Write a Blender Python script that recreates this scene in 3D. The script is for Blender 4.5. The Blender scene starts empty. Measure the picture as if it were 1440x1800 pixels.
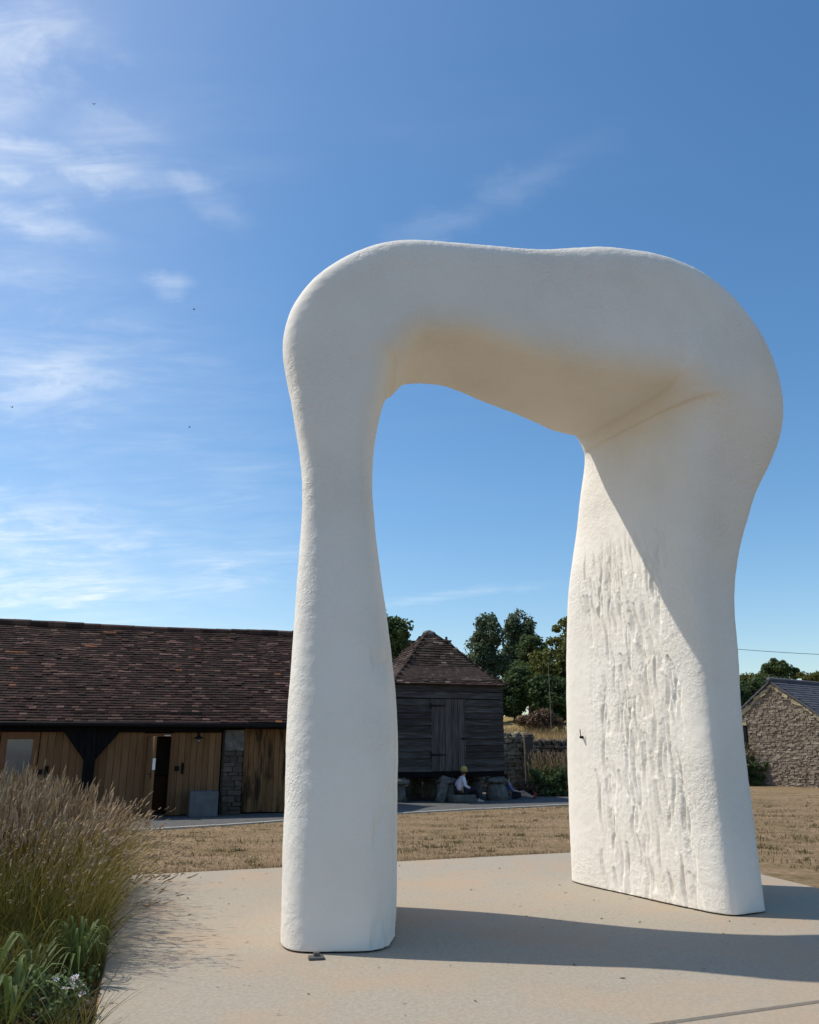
import bpy, bmesh, math, random
import numpy as np
from mathutils import Vector, Matrix, Euler, noise as mnoise

random.seed(7)
RNG = np.random.default_rng(7)
S = bpy.context.scene
COL = S.collection

# ------------------------------------------------------------------ camera
PITCH, CAM_H, FPX = math.radians(15.9), 1.58, 1442.0
cam = bpy.data.cameras.new("camera")
cam.sensor_fit = 'HORIZONTAL'; cam.sensor_width = 36.0; cam.lens = 36.0 * FPX / 1440.0
cam.clip_end = 3000; cam.clip_start = 0.05
camo = bpy.data.objects.new("camera", cam); COL.objects.link(camo)
camo.location = (0, 0, CAM_H); camo.rotation_euler = (math.radians(90) + PITCH, 0, 0)
S.camera = camo

# ------------------------------------------------------------------ light
SUN_EL = math.radians(54.5)
SUN_AZ = math.radians(-75.5)            # clockwise from +Y (view direction): sun at the left, a little beyond
SUN_DIR = Vector((math.sin(SUN_AZ) * math.cos(SUN_EL), math.cos(SUN_AZ) * math.cos(SUN_EL), math.sin(SUN_EL)))
sun = bpy.data.lights.new("sun", 'SUN'); sun.energy = 3.5; sun.angle = math.radians(0.53); sun.color = (1.0, 0.93, 0.82)
suno = bpy.data.objects.new("sun", sun); COL.objects.link(suno)
suno.rotation_euler = (-SUN_DIR).to_track_quat('-Z', 'Y').to_euler(); suno.location = (-20, 0, 30)

W = bpy.data.worlds.new("World"); S.world = W; W.use_nodes = True
def build_world():
    nt = W.node_tree; N = nt.nodes; L = nt.links; N.clear()
    out = N.new('ShaderNodeOutputWorld'); bg = N.new('ShaderNodeBackground'); bg.inputs[1].default_value = 0.148
    sky = N.new('ShaderNodeTexSky'); sky.sky_type = 'NISHITA'; sky.sun_disc = False
    sky.sun_elevation = SUN_EL; sky.sun_rotation = SUN_AZ % (2 * math.pi)
    sky.air_density = 1.0; sky.dust_density = 0.9; sky.ozone_density = 1.6; sky.altitude = 50
    tc = N.new('ShaderNodeTexCoord')
    def math_n(op, a, b=None, c=None, clamp=False):
        m = N.new('ShaderNodeMath'); m.operation = op; m.use_clamp = clamp
        for i, v in enumerate((a, b, c)):
            if v is None: continue
            if isinstance(v, (int, float)): m.inputs[i].default_value = v
            else: L.new(v, m.inputs[i])
        return m.outputs[0]
    sep = N.new('ShaderNodeSeparateXYZ'); L.new(tc.outputs['Generated'], sep.inputs[0])
    den = math_n('ADD', math_n('MAXIMUM', sep.outputs[2], 0.0), 0.22)
    qx = math_n('DIVIDE', sep.outputs[0], den); qy = math_n('DIVIDE', sep.outputs[1], den)
    cmb = N.new('ShaderNodeCombineXYZ'); L.new(qx, cmb.inputs[0]); L.new(qy, cmb.inputs[1])
    def noise(vec, scale, detail, rough, dist=0.0):
        n = N.new('ShaderNodeTexNoise'); n.inputs['Scale'].default_value = scale; n.inputs['Detail'].default_value = detail
        n.inputs['Roughness'].default_value = rough; n.inputs['Distortion'].default_value = dist; L.new(vec, n.inputs['Vector']); return n.outputs['Fac']
    def ramp(v, a, b):
        r = N.new('ShaderNodeMapRange'); r.interpolation_type = 'SMOOTHSTEP'; r.inputs[1].default_value = a; r.inputs[2].default_value = b
        L.new(v, r.inputs[0]); return r.outputs[0]
    mp = N.new('ShaderNodeMapping'); mp.inputs['Rotation'].default_value = (0, 0, math.radians(-24)); mp.inputs['Scale'].default_value = (0.75, 2.3, 1); mp.inputs['Location'].default_value = (0.35, 0.15, 0)
    L.new(cmb.outputs[0], mp.inputs[0])
    streak = ramp(noise(mp.outputs[0], 1.5, 9, 0.58, 0.7), 0.47, 0.86)
    patch = ramp(noise(cmb.outputs[0], 0.9, 3, 0.5, 0.3), 0.34, 0.66)
    fine = ramp(noise(mp.outputs[0], 5.0, 6, 0.6, 0.4), 0.2, 0.8)
    mpf = N.new('ShaderNodeMapping'); mpf.inputs['Rotation'].default_value = (0, 0, math.radians(-18)); mpf.inputs['Scale'].default_value = (1.5, 5.0, 1); L.new(cmb.outputs[0], mpf.inputs[0])
    brk = ramp(noise(mpf.outputs[0], 2.2, 9, 0.62, 1.1), 0.30, 0.72)
    left = ramp(math_n('MULTIPLY', qx, -1.0), 0.10, 0.62)
    cir = math_n('MULTIPLY', math_n('MULTIPLY', streak, patch), math_n('ADD', math_n('MULTIPLY', brk, 0.8), 0.35))
    cir = math_n('MULTIPLY', cir, math_n('ADD', math_n('MULTIPLY', left, 1.0), 0.05))
    veil = math_n('MULTIPLY', left, math_n('ADD', math_n('MULTIPLY', math_n('MULTIPLY', patch, brk), 0.20), 0.05))
    # a few longer wisps of cirrus, placed as directions in the sky
    wob = math_n('SUBTRACT', noise(cmb.outputs[0], 4.5, 5, 0.6), 0.5); wob2 = math_n('SUBTRACT', noise(cmb.outputs[0], 11.0, 6, 0.65), 0.5)
    def q_of(px, py):
        u = (px - 720) / FPX; v = (900 - py) / FPX
        d = Vector((u, math.cos(PITCH) - v * math.sin(PITCH), math.sin(PITCH) + v * math.cos(PITCH))).normalized(); k = d.z + .22
        return Vector((d.x / k, d.y / k))
    wisps = None
    for (a, b, wpx, amt) in (((-80, 268), (330, 306), 34, .62), ((310, 300), (450, 410), 26, .34), ((-60, 96), (250, 50), 60, .62), ((-60, 355), (225, 432), 26, .45),
                             ((690, 440), (1120, 222), 34, .15), ((690, 1060), (1010, 1020), 9, .28), ((-60, 1050), (270, 980), 42, .70), ((-60, 945), (250, 876), 60, .55),
                             ((272, 508), (340, 482), 18, .42), ((-70, 100), (60, 240), 60, .5), ((120, 235), (330, 245), 34, .25), ((-60, 700), (260, 640), 60, .28)):
        A, B = q_of(*a), q_of(*b); dv = B - A; Ln = dv.length; dv.normalize(); nv = Vector((-dv.y, dv.x)); mid = q_of((a[0] + b[0]) / 2, (a[1] + b[1]) / 2)
        wq = max((q_of((a[0] + b[0]) / 2, (a[1] + b[1]) / 2 + wpx * 1.5) - mid).length, 1e-3)
        t = math_n('ADD', math_n('MULTIPLY', qx, dv.x), math_n('ADD', math_n('MULTIPLY', qy, dv.y), -A.dot(dv)))
        d = math_n('ADD', math_n('MULTIPLY', qx, nv.x), math_n('ADD', math_n('MULTIPLY', qy, nv.y), -A.dot(nv)))
        d = math_n('ABSOLUTE', math_n('ADD', d, math_n('MULTIPLY', math_n('ADD', wob, math_n('MULTIPLY', wob2, .8)), wq * 2.6)))
        e = math_n('MULTIPLY', ramp(t, -.25 * Ln, .2 * Ln), math_n('SUBTRACT', 1.0, ramp(t, .45 * Ln, 1.05 * Ln)))
        m = math_n('MULTIPLY', math_n('SUBTRACT', 1.0, ramp(d, 0.0, wq)), math_n('MULTIPLY', e, amt * .66))
        wisps = m if wisps is None else math_n('MAXIMUM', wisps, m)
    wisps = math_n('MULTIPLY', wisps, math_n('ADD', math_n('MULTIPLY', brk, .8), .22))
    mask = math_n('ADD', math_n('ADD', cir, veil), wisps, clamp=True)
    mx = N.new('ShaderNodeMix'); mx.data_type = 'RGBA'
    hs = N.new('ShaderNodeHueSaturation'); hs.inputs['Saturation'].default_value = 1.26; hs.inputs['Hue'].default_value = 0.496; hs.inputs['Value'].default_value = 0.90; L.new(sky.outputs[0], hs.inputs['Color'])
    L.new(mask, mx.inputs[0]); L.new(hs.outputs[0], mx.inputs[6]); mx.inputs[7].default_value = (6.0, 6.3, 6.5, 1)
    L.new(mx.outputs[2], bg.inputs[0]); L.new(bg.outputs[0], out.inputs[0])
build_world()
S.view_settings.view_transform = 'Standard'; S.view_settings.look = 'None'
S.view_settings.exposure = 0.24; S.view_settings.gamma = 1.0; S.view_settings.use_curve_mapping = False
S.render.engine = 'CYCLES'; S.cycles.max_bounces = 6; S.cycles.diffuse_bounces = 4; S.cycles.use_denoising = True

# ------------------------------------------------------------------ helpers
def ray(px, py):
    u = (px - 720) / FPX; v = (900 - py) / FPX
    return Vector((u, math.cos(PITCH) - v * math.sin(PITCH), math.sin(PITCH) + v * math.cos(PITCH)))
def G(px, py, z=0.0):
    d = ray(px, py); t = (z - CAM_H) / d.z; return Vector((d.x * t, d.y * t, z))
def D(px, py, Y):
    d = ray(px, py); t = Y / d.y; return Vector((d.x * t, Y, CAM_H + d.z * t))
def sstep(a, b, x):
    t = np.clip((np.asarray(x, float) - a) / (b - a), 0, 1); return t * t * (3 - 2 * t)

def tag(o, label=None, cat=None, group=None, kind=None):
    if label: o['label'] = label
    if cat: o['category'] = cat
    if group: o['group'] = group
    if kind: o['kind'] = kind
    return o
def empty(name, loc=(0, 0, 0), rz=0.0, parent=None):
    o = bpy.data.objects.new(name, None); COL.objects.link(o); o.location = loc; o.rotation_euler = (0, 0, rz)
    o.empty_display_size = 0.2
    if parent: o.parent = parent
    return o
def link_mesh(name, me, parent=None, loc=None, rot=None):
    o = bpy.data.objects.new(name, me); COL.objects.link(o)
    if parent: o.parent = parent
    if loc is not None: o.location = loc
    if rot is not None: o.rotation_euler = rot
    return o
def smooth_mesh(me):
    me.polygons.foreach_set('use_smooth', [True] * len(me.polygons)); me.update()

class MB:
    """collects faces; build() links them as one mesh object"""
    def __init__(s): s.v = []; s.f = []; s.m = []
    def add(s, vs, fs, mi=0):
        b = len(s.v); s.v.extend([tuple(x) for x in vs]); s.f.extend([tuple(i + b for i in f) for f in fs]); s.m.extend([mi] * len(fs)); return s
    def box(s, x0, x1, y0, y1, z0, z1, mi=0, M=None, jit=0.0):
        vs = [Vector((x, y, z)) for z in (z0, z1) for y in (y0, y1) for x in (x0, x1)]
        if jit: vs = [v + Vector((random.uniform(-jit, jit), random.uniform(-jit, jit), random.uniform(-jit, jit))) for v in vs]
        if M: vs = [M @ v for v in vs]
        return s.add(vs, [(0, 2, 3, 1), (4, 5, 7, 6), (0, 1, 5, 4), (2, 6, 7, 3), (0, 4, 6, 2), (1, 3, 7, 5)], mi)
    def prism(s, pts, y0, y1, mi=0, M=None):
        """polygon in x,z (counter-clockwise seen from -y) pushed from y0 to y1"""
        n = len(pts); vs = [Vector((p[0], y0, p[1])) for p in pts] + [Vector((p[0], y1, p[1])) for p in pts]
        if M: vs = [M @ v for v in vs]
        fs = [tuple(range(n)), tuple(range(2 * n - 1, n - 1, -1))] + [(i + n, (i + 1) % n + n, (i + 1) % n, i) for i in range(n)]
        return s.add(vs, fs, mi)
    def tube(s, pts, rad, n=6, mi=0, cap=True):
        pts = [Vector(p) for p in pts]; rings = []
        rad = rad if hasattr(rad, '__len__') else [rad] * len(pts)
        up = Vector((0.13, 0.31, 0.94)); vs = []; fs = []
        for i, p in enumerate(pts):
            t = (pts[min(i + 1, len(pts) - 1)] - pts[max(i - 1, 0)]); t = t.normalized() if t.length > 1e-9 else Vector((0, 0, 1))
            a = t.cross(up); a = a.normalized() if a.length > 1e-3 else t.cross(Vector((1, 0, 0))).normalized(); b = t.cross(a).normalized()
            for k in range(n):
                an = 2 * math.pi * k / n; vs.append(p + (a * math.cos(an) + b * math.sin(an)) * rad[i])
        for i in range(len(pts) - 1):
            for k in range(n):
                fs.append((i * n + k, (i + 1) * n + k, (i + 1) * n + (k + 1) % n, i * n + (k + 1) % n))
        if cap: fs.append(tuple(range(n))); fs.append(tuple(range(len(pts) * n - 1, (len(pts) - 1) * n - 1, -1)))
        return s.add(vs, fs, mi)
    def lathe(s, prof, n=16, c=(0, 0, 0), mi=0, jit=0.0):
        vs = []; fs = []; c = Vector(c)
        for r, z in prof:
            for k in range(n):
                an = 2 * math.pi * k / n; rr = r * (1 + random.uniform(-jit, jit)); vs.append(c + Vector((rr * math.cos(an), rr * math.sin(an), z)))
        for i in range(len(prof) - 1):
            for k in range(n): fs.append((i * n + k, i * n + (k + 1) % n, (i + 1) * n + (k + 1) % n, (i + 1) * n + k))
        fs.append(tuple(range(n - 1, -1, -1))); fs.append(tuple(range((len(prof) - 1) * n, len(prof) * n)))
        return s.add(vs, fs, mi)
    def mesh(s, name, mats, smooth=False):
        me = bpy.data.meshes.new(name); me.from_pydata(s.v, [], s.f)
        mats = mats if isinstance(mats, (list, tuple)) else [mats]
        for m in mats: me.materials.append(m)
        if len(mats) > 1: me.polygons.foreach_set('material_index', s.m)
        if smooth: smooth_mesh(me)
        me.update(); return me
    def build(s, name, mats, parent=None, smooth=False, loc=None, rot=None, bevel=0.0):
        me = s.mesh(name, mats, smooth)
        if bevel:
            bm = bmesh.new(); bm.from_mesh(me); bmesh.ops.bevel(bm, geom=bm.edges[:], offset=bevel, segments=1, affect='EDGES', clamp_overlap=True); bm.to_mesh(me); bm.free()
        return link_mesh(name, me, parent, loc, rot)

def np_mesh(name, verts, faces, mats, midx=None, smooth=False):
    """verts (n,3), faces (m,k) with one k"""
    me = bpy.data.meshes.new(name); verts = np.asarray(verts, np.float32); faces = np.asarray(faces, np.int32)
    me.vertices.add(len(verts)); me.vertices.foreach_set('co', verts.ravel())
    k = faces.shape[1]; me.loops.add(faces.size); me.loops.foreach_set('vertex_index', faces.ravel())
    me.polygons.add(len(faces)); me.polygons.foreach_set('loop_start', np.arange(len(faces), dtype=np.int32) * k)
    try: me.polygons.foreach_set('loop_total', np.full(len(faces), k, np.int32))
    except Exception: pass
    for m in (mats if isinstance(mats, (list, tuple)) else [mats]): me.materials.append(m)
    if midx is not None: me.polygons.foreach_set('material_index', np.asarray(midx, np.int32))
    me.polygons.foreach_set('use_smooth', np.full(len(faces), bool(smooth)))
    me.update(calc_edges=True); me.validate(); return me

# ------------------------------------------------------------------ materials
MATS = {}
def mat(name, cols, rough=0.8, nscale=6.0, ndetail=6, stretch=(1, 1, 1), island=0.0, objrand=0.0, bump=0.0, bscale=30.0, bdist=0.02,
        coord='Object', spec=0.3, metal=0.0, ndist=0.0, trans=0.0, big=None, dark_spots=None, contrast=(0.3, 0.7)):
    """colour ramp over noise + random per island / object; bump for fine relief"""
    m = bpy.data.materials.new(name); m.use_nodes = True; nt = m.node_tree; N = nt.nodes; L = nt.links; N.clear()
    out = N.new('ShaderNodeOutputMaterial'); p = N.new('ShaderNodeBsdfPrincipled'); L.new(p.outputs[0], out.inputs[0])
    p.inputs['Roughness'].default_value = rough; p.inputs['Specular IOR Level'].default_value = spec; p.inputs['Metallic'].default_value = metal
    tc = N.new('ShaderNodeTexCoord'); mp = N.new('ShaderNodeMapping'); mp.inputs['Scale'].default_value = stretch
    L.new(tc.outputs[coord], mp.inputs[0])
    n = N.new('ShaderNodeTexNoise'); n.inputs['Scale'].default_value = nscale; n.inputs['Detail'].default_value = ndetail; n.inputs['Distortion'].default_value = ndist
    L.new(mp.outputs[0], n.inputs['Vector'])
    mr = N.new('ShaderNodeMapRange'); mr.inputs[1].default_value = contrast[0]; mr.inputs[2].default_value = contrast[1]; L.new(n.outputs['Fac'], mr.inputs[0])
    fac = mr.outputs[0]
    def mm(op, a, b, clamp=False):
        x = N.new('ShaderNodeMath'); x.operation = op; x.use_clamp = clamp
        for i, v in enumerate((a, b)):
            if isinstance(v, (int, float)): x.inputs[i].default_value = v
            else: L.new(v, x.inputs[i])
        return x.outputs[0]
    if objrand: 
        oi = N.new('ShaderNodeObjectInfo'); fac_r = oi.outputs['Random']
        if island:
            ge = N.new('ShaderNodeNewGeometry'); fac_r = mm('FRACT', mm('ADD', fac_r, ge.outputs['Random Per Island']), 0.0)
        fac = mm('ADD', mm('MULTIPLY', fac, 1 - objrand), mm('MULTIPLY', fac_r, objrand))
    elif island:
        ge = N.new('ShaderNodeNewGeometry'); fac = mm('ADD', mm('MULTIPLY', fac, 1 - island), mm('MULTIPLY', ge.outputs['Random Per Island'], island))
    cr = N.new('ShaderNodeValToRGB'); L.new(fac, cr.inputs[0])
    els = cr.color_ramp.elements
    while len(els) < len(cols): els.new(0.5)
    for i, c in enumerate(cols):
        if len(c) == 4: els[i].position = c[3]
        else: els[i].position = i / max(1, len(cols) - 1)
        els[i].color = (c[0], c[1], c[2], 1)
    colr = cr.outputs[0]
    if big:                                  # (scale, colour, lo, hi, amount[, stretch])
        b = N.new('ShaderNodeTexNoise'); b.inputs['Scale'].default_value = big[0]; b.inputs['Detail'].default_value = 7; b.inputs['Roughness'].default_value = 0.62
        if len(big) > 5:
            mp3 = N.new('ShaderNodeMapping'); mp3.inputs['Scale'].default_value = big[5]; L.new(tc.outputs[coord], mp3.inputs[0]); L.new(mp3.outputs[0], b.inputs['Vector'])
        else: L.new(tc.outputs[coord], b.inputs['Vector'])
        r = N.new('ShaderNodeMapRange'); r.inputs[1].default_value = big[2]; r.inputs[2].default_value = big[3]; r.inputs[4].default_value = big[4]; L.new(b.outputs['Fac'], r.inputs[0])
        mx = N.new('ShaderNodeMix'); mx.data_type = 'RGBA'; L.new(r.outputs[0], mx.inputs[0]); L.new(colr, mx.inputs[6]); mx.inputs[7].default_value = (*big[1], 1); colr = mx.outputs[2]
    if dark_spots:                           # (scale, colour, threshold, amount)
        v = N.new('ShaderNodeTexVoronoi'); v.inputs['Scale'].default_value = dark_spots[0]; L.new(tc.outputs[coord], v.inputs['Vector'])
        r = N.new('ShaderNodeMapRange'); r.inputs[1].default_value = dark_spots[2]; r.inputs[2].default_value = dark_spots[2] * 0.6; r.inputs[4].default_value = dark_spots[3]; L.new(v.outputs['Distance'], r.inputs[0])
        n9 = N.new('ShaderNodeTexNoise'); n9.inputs['Scale'].default_value = dark_spots[0] * 0.35; L.new(tc.outputs[coord], n9.inputs['Vector'])
        gt = N.new('ShaderNodeMapRange'); gt.inputs[1].default_value = 0.55; gt.inputs[2].default_value = 0.62; L.new(n9.outputs['Fac'], gt.inputs[0])
        mx = N.new('ShaderNodeMix'); mx.data_type = 'RGBA'; L.new(mm('MULTIPLY', r.outputs[0], gt.outputs[0]), mx.inputs[0]); L.new(colr, mx.inputs[6]); mx.inputs[7].default_value = (*dark_spots[1], 1); colr = mx.outputs[2]
    L.new(colr, p.inputs['Base Color'])
    if bump:
        bn = N.new('ShaderNodeTexNoise'); bn.inputs['Scale'].default_value = bscale; bn.inputs['Detail'].default_value = 8; bn.inputs['Roughness'].default_value = 0.65
        L.new(mp.outputs[0], bn.inputs['Vector'])
        bp = N.new('ShaderNodeBump'); bp.inputs['Strength'].default_value = bump; bp.inputs['Distance'].default_value = bdist
        L.new(bn.outputs['Fac'], bp.inputs['Height']); L.new(bp.outputs[0], p.inputs['Normal'])
    if trans:                                # thin leaves let some light through
        tr = N.new('ShaderNodeBsdfTranslucent'); L.new(colr, tr.inputs[0]); ms = N.new('ShaderNodeMixShader'); ms.inputs[0].default_value = trans
        L.new(p.outputs[0], ms.inputs[1]); L.new(tr.outputs[0], ms.inputs[2]); L.new(ms.outputs[0], out.inputs[0])
    MATS[name] = m; return m

M_LAWN = mat('dry_lawn', [(.165, .11, .06), (.265, .185, .108), (.36, .262, .165)], nscale=9, ndetail=10, bump=0.6, bscale=55, bdist=0.04, coord='Object',
             big=(0.9, (.165, .12, .055), 0.44, 0.66, 0.85, (0.5, 1.5, 1)), spec=0.1, rough=0.95, dark_spots=(1.6, (.09, .08, .035), 0.34, 0.8))
M_FIELD = mat('dry_field', [(.30, .21, .09), (.40, .29, .13)], nscale=3, bump=0.6, bscale=20, spec=0.1, rough=0.95, big=(0.2, (.10, .11, .04), 0.5, 0.65, 0.6))
M_CONC = mat('concrete', [(.305, .264, .205), (.355, .310, .242), (.405, .358, .284)], nscale=34, ndetail=6, bump=0.5, bscale=90, bdist=0.012, contrast=(.22, .78), spec=0.2, rough=0.9,
             big=(0.75, (.44, .30, .19), 0.46, 0.68, 0.6), dark_spots=(9, (.16, .13, .10), 0.13, 0.8))
M_PATH = mat('grey_path', [(.085, .085, .085), (.13, .128, .122)], nscale=5, bump=0.4, bscale=50, spec=0.2, rough=0.95)
M_KERB = mat('pale_kerb', [(.36, .33, .28), (.46, .43, .37)], nscale=8, bump=0.3, bscale=40, rough=0.9)
M_SOIL = mat('bed_soil', [(.035, .025, .016), (.07, .05, .03)], nscale=14, bump=1, bscale=30, bdist=0.05, rough=1, spec=0.1)
def tones(nm, cols, big=None): return [mat('%s_%d' % (nm, i), [tuple(v * .72 for v in c), tuple(v * 1.2 for v in c)], nscale=7, rough=0.92, bump=0.5, bscale=35, spec=0.12, big=big) for i, c in enumerate(cols)]
TILES = tones('clay_tile', [(.030, .018, .016), (.041, .025, .021), (.052, .031, .026), (.072, .041, .033), (.105, .062, .048), (.155, .092, .073), (.20, .085, .042)], (4, (.045, .042, .034), .52, .68, .6))
TILE_W = [.26, .27, .21, .14, .075, .038, .007]
GTILES = tones('stone_tile', [(.044, .030, .025), (.060, .042, .034), (.078, .056, .045), (.11, .080, .064), (.22, .175, .14)], (7, (.26, .23, .19), .60, .74, .5))
GTILE_W = [.24, .30, .27, .15, .04]
M_TILE = TILES[1]
M_OAK = mat('oak_plank', [(.135, .072, .032), (.195, .108, .05), (.25, .145, .07)], nscale=4, stretch=(6, 6, .5), objrand=0.5, bump=0.3, bscale=14, rough=0.75, spec=0.2)
M_OAKST = mat('stained_plank', [(.125, .065, .03), (.18, .10, .046), (.22, .125, .06)], nscale=4, stretch=(6, 6, .5), objrand=0.4, bump=0.4, bscale=14, rough=0.85, spec=0.1,
              big=(1.6, (.028, .02, .014), 0.46, 0.60, 0.92, (3, 3, .6)))
M_FRAME = mat('door_frame_oak', [(.14, .058, .022), (.19, .085, .034)], nscale=5, stretch=(4, 4, .5), rough=0.6, spec=0.3)
M_BLACKWOOD = mat('black_timber', [(.005, .005, .006), (.012, .0115, .012)], nscale=5, stretch=(4, 4, .5), bump=0.4, bscale=12, rough=0.9, spec=.08)
M_BLACK = mat('black_iron', [(.008, .008, .009), (.012, .0115, .0115)], rough=0.7, spec=0.15)
M_WEATHER = mat('weathered_board', [(.026, .024, .022), (.060, .055, .052), (.13, .12, .115)], nscale=3, stretch=(.6, 5, 7), objrand=0.35, bump=0.8, bscale=9, rough=0.95, spec=0.1)
M_WEATHERV = mat('weathered_door_plank', [(.045, .041, .038), (.09, .082, .078), (.15, .138, .13)], nscale=3, stretch=(7, 5, .6), objrand=0.3, bump=0.8, bscale=9, rough=0.95, spec=0.1)
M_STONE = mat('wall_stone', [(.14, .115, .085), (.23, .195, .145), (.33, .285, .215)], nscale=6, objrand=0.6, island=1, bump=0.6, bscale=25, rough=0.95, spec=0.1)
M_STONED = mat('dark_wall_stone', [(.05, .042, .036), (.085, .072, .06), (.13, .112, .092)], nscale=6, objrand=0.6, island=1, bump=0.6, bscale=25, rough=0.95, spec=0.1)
M_CORE = mat('wall_core', [(.045, .036, .027), (.07, .058, .045)], nscale=10, rough=1, spec=0.05)
M_GABLE = mat('gable_stone', [(.165, .130, .098, 0), (.225, .18, .138, .45), (.27, .22, .17, .8), (.34, .285, .22, 1)], nscale=5, island=0.75, bump=0.6, bscale=18, rough=0.95, spec=0.1)
M_YSTONE = mat('pale_verge_stone', [(.33, .27, .17), (.46, .38, .25)], nscale=6, objrand=0.5, bump=0.5, bscale=20, rough=0.95, spec=0.1)
M_MORTAR = mat('gable_mortar', [(.18, .145, .11), (.24, .195, .15)], nscale=8, rough=1, spec=0.05)
M_SLATE = mat('slate', [(.052, .055, .066), (.085, .085, .098), (.11, .108, .118)], nscale=3, island=0.6, rough=0.75, bump=0.3, bscale=20, spec=0.3)
M_GREYSTONE = mat('grey_stone', [(.075, .073, .067), (.125, .122, .112), (.18, .175, .158)], nscale=7, bump=0.7, bscale=18, rough=0.95, spec=0.1, big=(2.5, (.09, .085, .075), .5, .65, .6))
M_ZINC = mat('zinc_grey', [(.07, .078, .085), (.11, .118, .125)], nscale=5, rough=0.6, spec=0.4, bump=.1, bscale=20)
M_WHITE = mat('white_fitting', [(.75, .75, .73), (.8, .8, .78)], rough=0.5)
M_INNER = mat('inner_plaster', [(.17, .16, .14), (.22, .2, .18)], nscale=3, rough=0.95)
M_GLASS = mat('door_glass', [(.09, .105, .11), (.12, .13, .135)], rough=0.04, spec=0.9)  # paler base colour stands in for sky and ground reflected in the pane
M_POLE = mat('pole_wood', [(.16, .135, .11), (.23, .20, .17)], nscale=4, stretch=(4, 4, .5), rough=0.9)
M_BARK = mat('bark', [(.045, .035, .026), (.10, .08, .06)], nscale=6, stretch=(3, 3, .6), bump=0.8, bscale=12, rough=1, spec=0.1)

# white plaster of the arch: stippled relief, faint warm grime
def plaster():
    m = mat('white_plaster', [(.755, .705, .62), (.80, .755, .675), (.825, .785, .715)], nscale=1.3, ndetail=9, rough=0.85, spec=0.2, contrast=(.25, .75),
            big=(3.2, (.72, .665, .57), .58, .78, .25, (1, 1, .5)))
    nt = m.node_tree; N = nt.nodes; L = nt.links; p = next(n for n in N if n.type == 'BSDF_PRINCIPLED')
    tc = N.new('ShaderNodeTexCoord')
    n1 = N.new('ShaderNodeTexNoise'); n1.inputs['Scale'].default_value = 26; n1.inputs['Detail'].default_value = 6; n1.inputs['Roughness'].default_value = 0.6; n1.inputs['Distortion'].default_value = 0.6
    n2 = N.new('ShaderNodeTexNoise'); n2.inputs['Scale'].default_value = 1.1; n2.inputs['Detail'].default_value = 3
    for n in (n1, n2): L.new(tc.outputs['Object'], n.inputs['Vector'])
    r = N.new('ShaderNodeMapRange'); r.inputs[1].default_value = .38; r.inputs[2].default_value = .62; r.inputs[3].default_value = .12; r.inputs[4].default_value = .55; L.new(n2.outputs['Fac'], r.inputs[0])
    b = N.new('ShaderNodeBump'); b.inputs['Distance'].default_value = 0.03; L.new(r.outputs[0], b.inputs['Strength']); L.new(n1.outputs['Fac'], b.inputs['Height'])
    L.new(b.outputs[0], p.inputs['Normal']); return m
M_PLASTER = plaster()

def leafmat(name, c0, c1, c2, trans=0.25, ns=0.6): 
    return mat(name, [c0, c1, c2], nscale=ns, island=0.55, rough=0.6, spec=0.25, trans=trans, ndetail=2)
M_LEAF = leafmat('tree_leaf', (.042, .074, .026), (.084, .125, .042), (.135, .18, .07), .35)
M_LEAFB = leafmat('birch_leaf', (.05, .078, .04), (.095, .13, .07), (.14, .18, .10), .35)
M_LEAFY = leafmat('yellow_green_leaf', (.062, .08, .018), (.115, .13, .03), (.185, .18, .045), .35)
M_LEAFD = leafmat('dark_leaf', (.034, .062, .024), (.066, .105, .036), (.105, .15, .054), .35)
M_SHRUB = leafmat('shrub_leaf', (.05, .085, .03), (.085, .13, .045), (.13, .18, .075), ns=3)
M_BROWNLEAF = leafmat('brown_leaf', (.07, .046, .03), (.13, .085, .052), (.20, .14, .09), ns=3)
M_STRAW = leafmat('straw', (.20, .14, .06), (.32, .235, .11), (.42, .32, .17), ns=2)
M_DRYB = leafmat('dry_blade', (.17, .115, .06), (.27, .19, .105), (.36, .265, .16), ns=1)
M_TUFT = leafmat('lawn_tuft', (.07, .065, .025), (.12, .105, .04), (.20, .15, .065), ns=2)
M_SEED = leafmat('seed_head', (.22, .15, .085), (.38, .275, .165), (.54, .415, .28), ns=2)
M_STEM = leafmat('grass_stem', (.13, .11, .022), (.24, .19, .045), (.36, .275, .09), ns=1.5, trans=.3)
M_BLADE = leafmat('grass_blade', (.045, .058, .011), (.115, .108, .02), (.23, .18, .045), ns=1.5, trans=.35)
M_STRAP = leafmat('strap_leaf', (.04, .07, .018), (.085, .125, .032), (.19, .23, .085), ns=2, trans=.3)
M_PETAL = mat('aster_petal', [(.62, .58, .66), (.75, .72, .78)], rough=0.7, trans=.2)
M_DISC = mat('aster_disc', [(.35, .22, .06), (.45, .3, .08)], rough=0.8)

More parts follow.
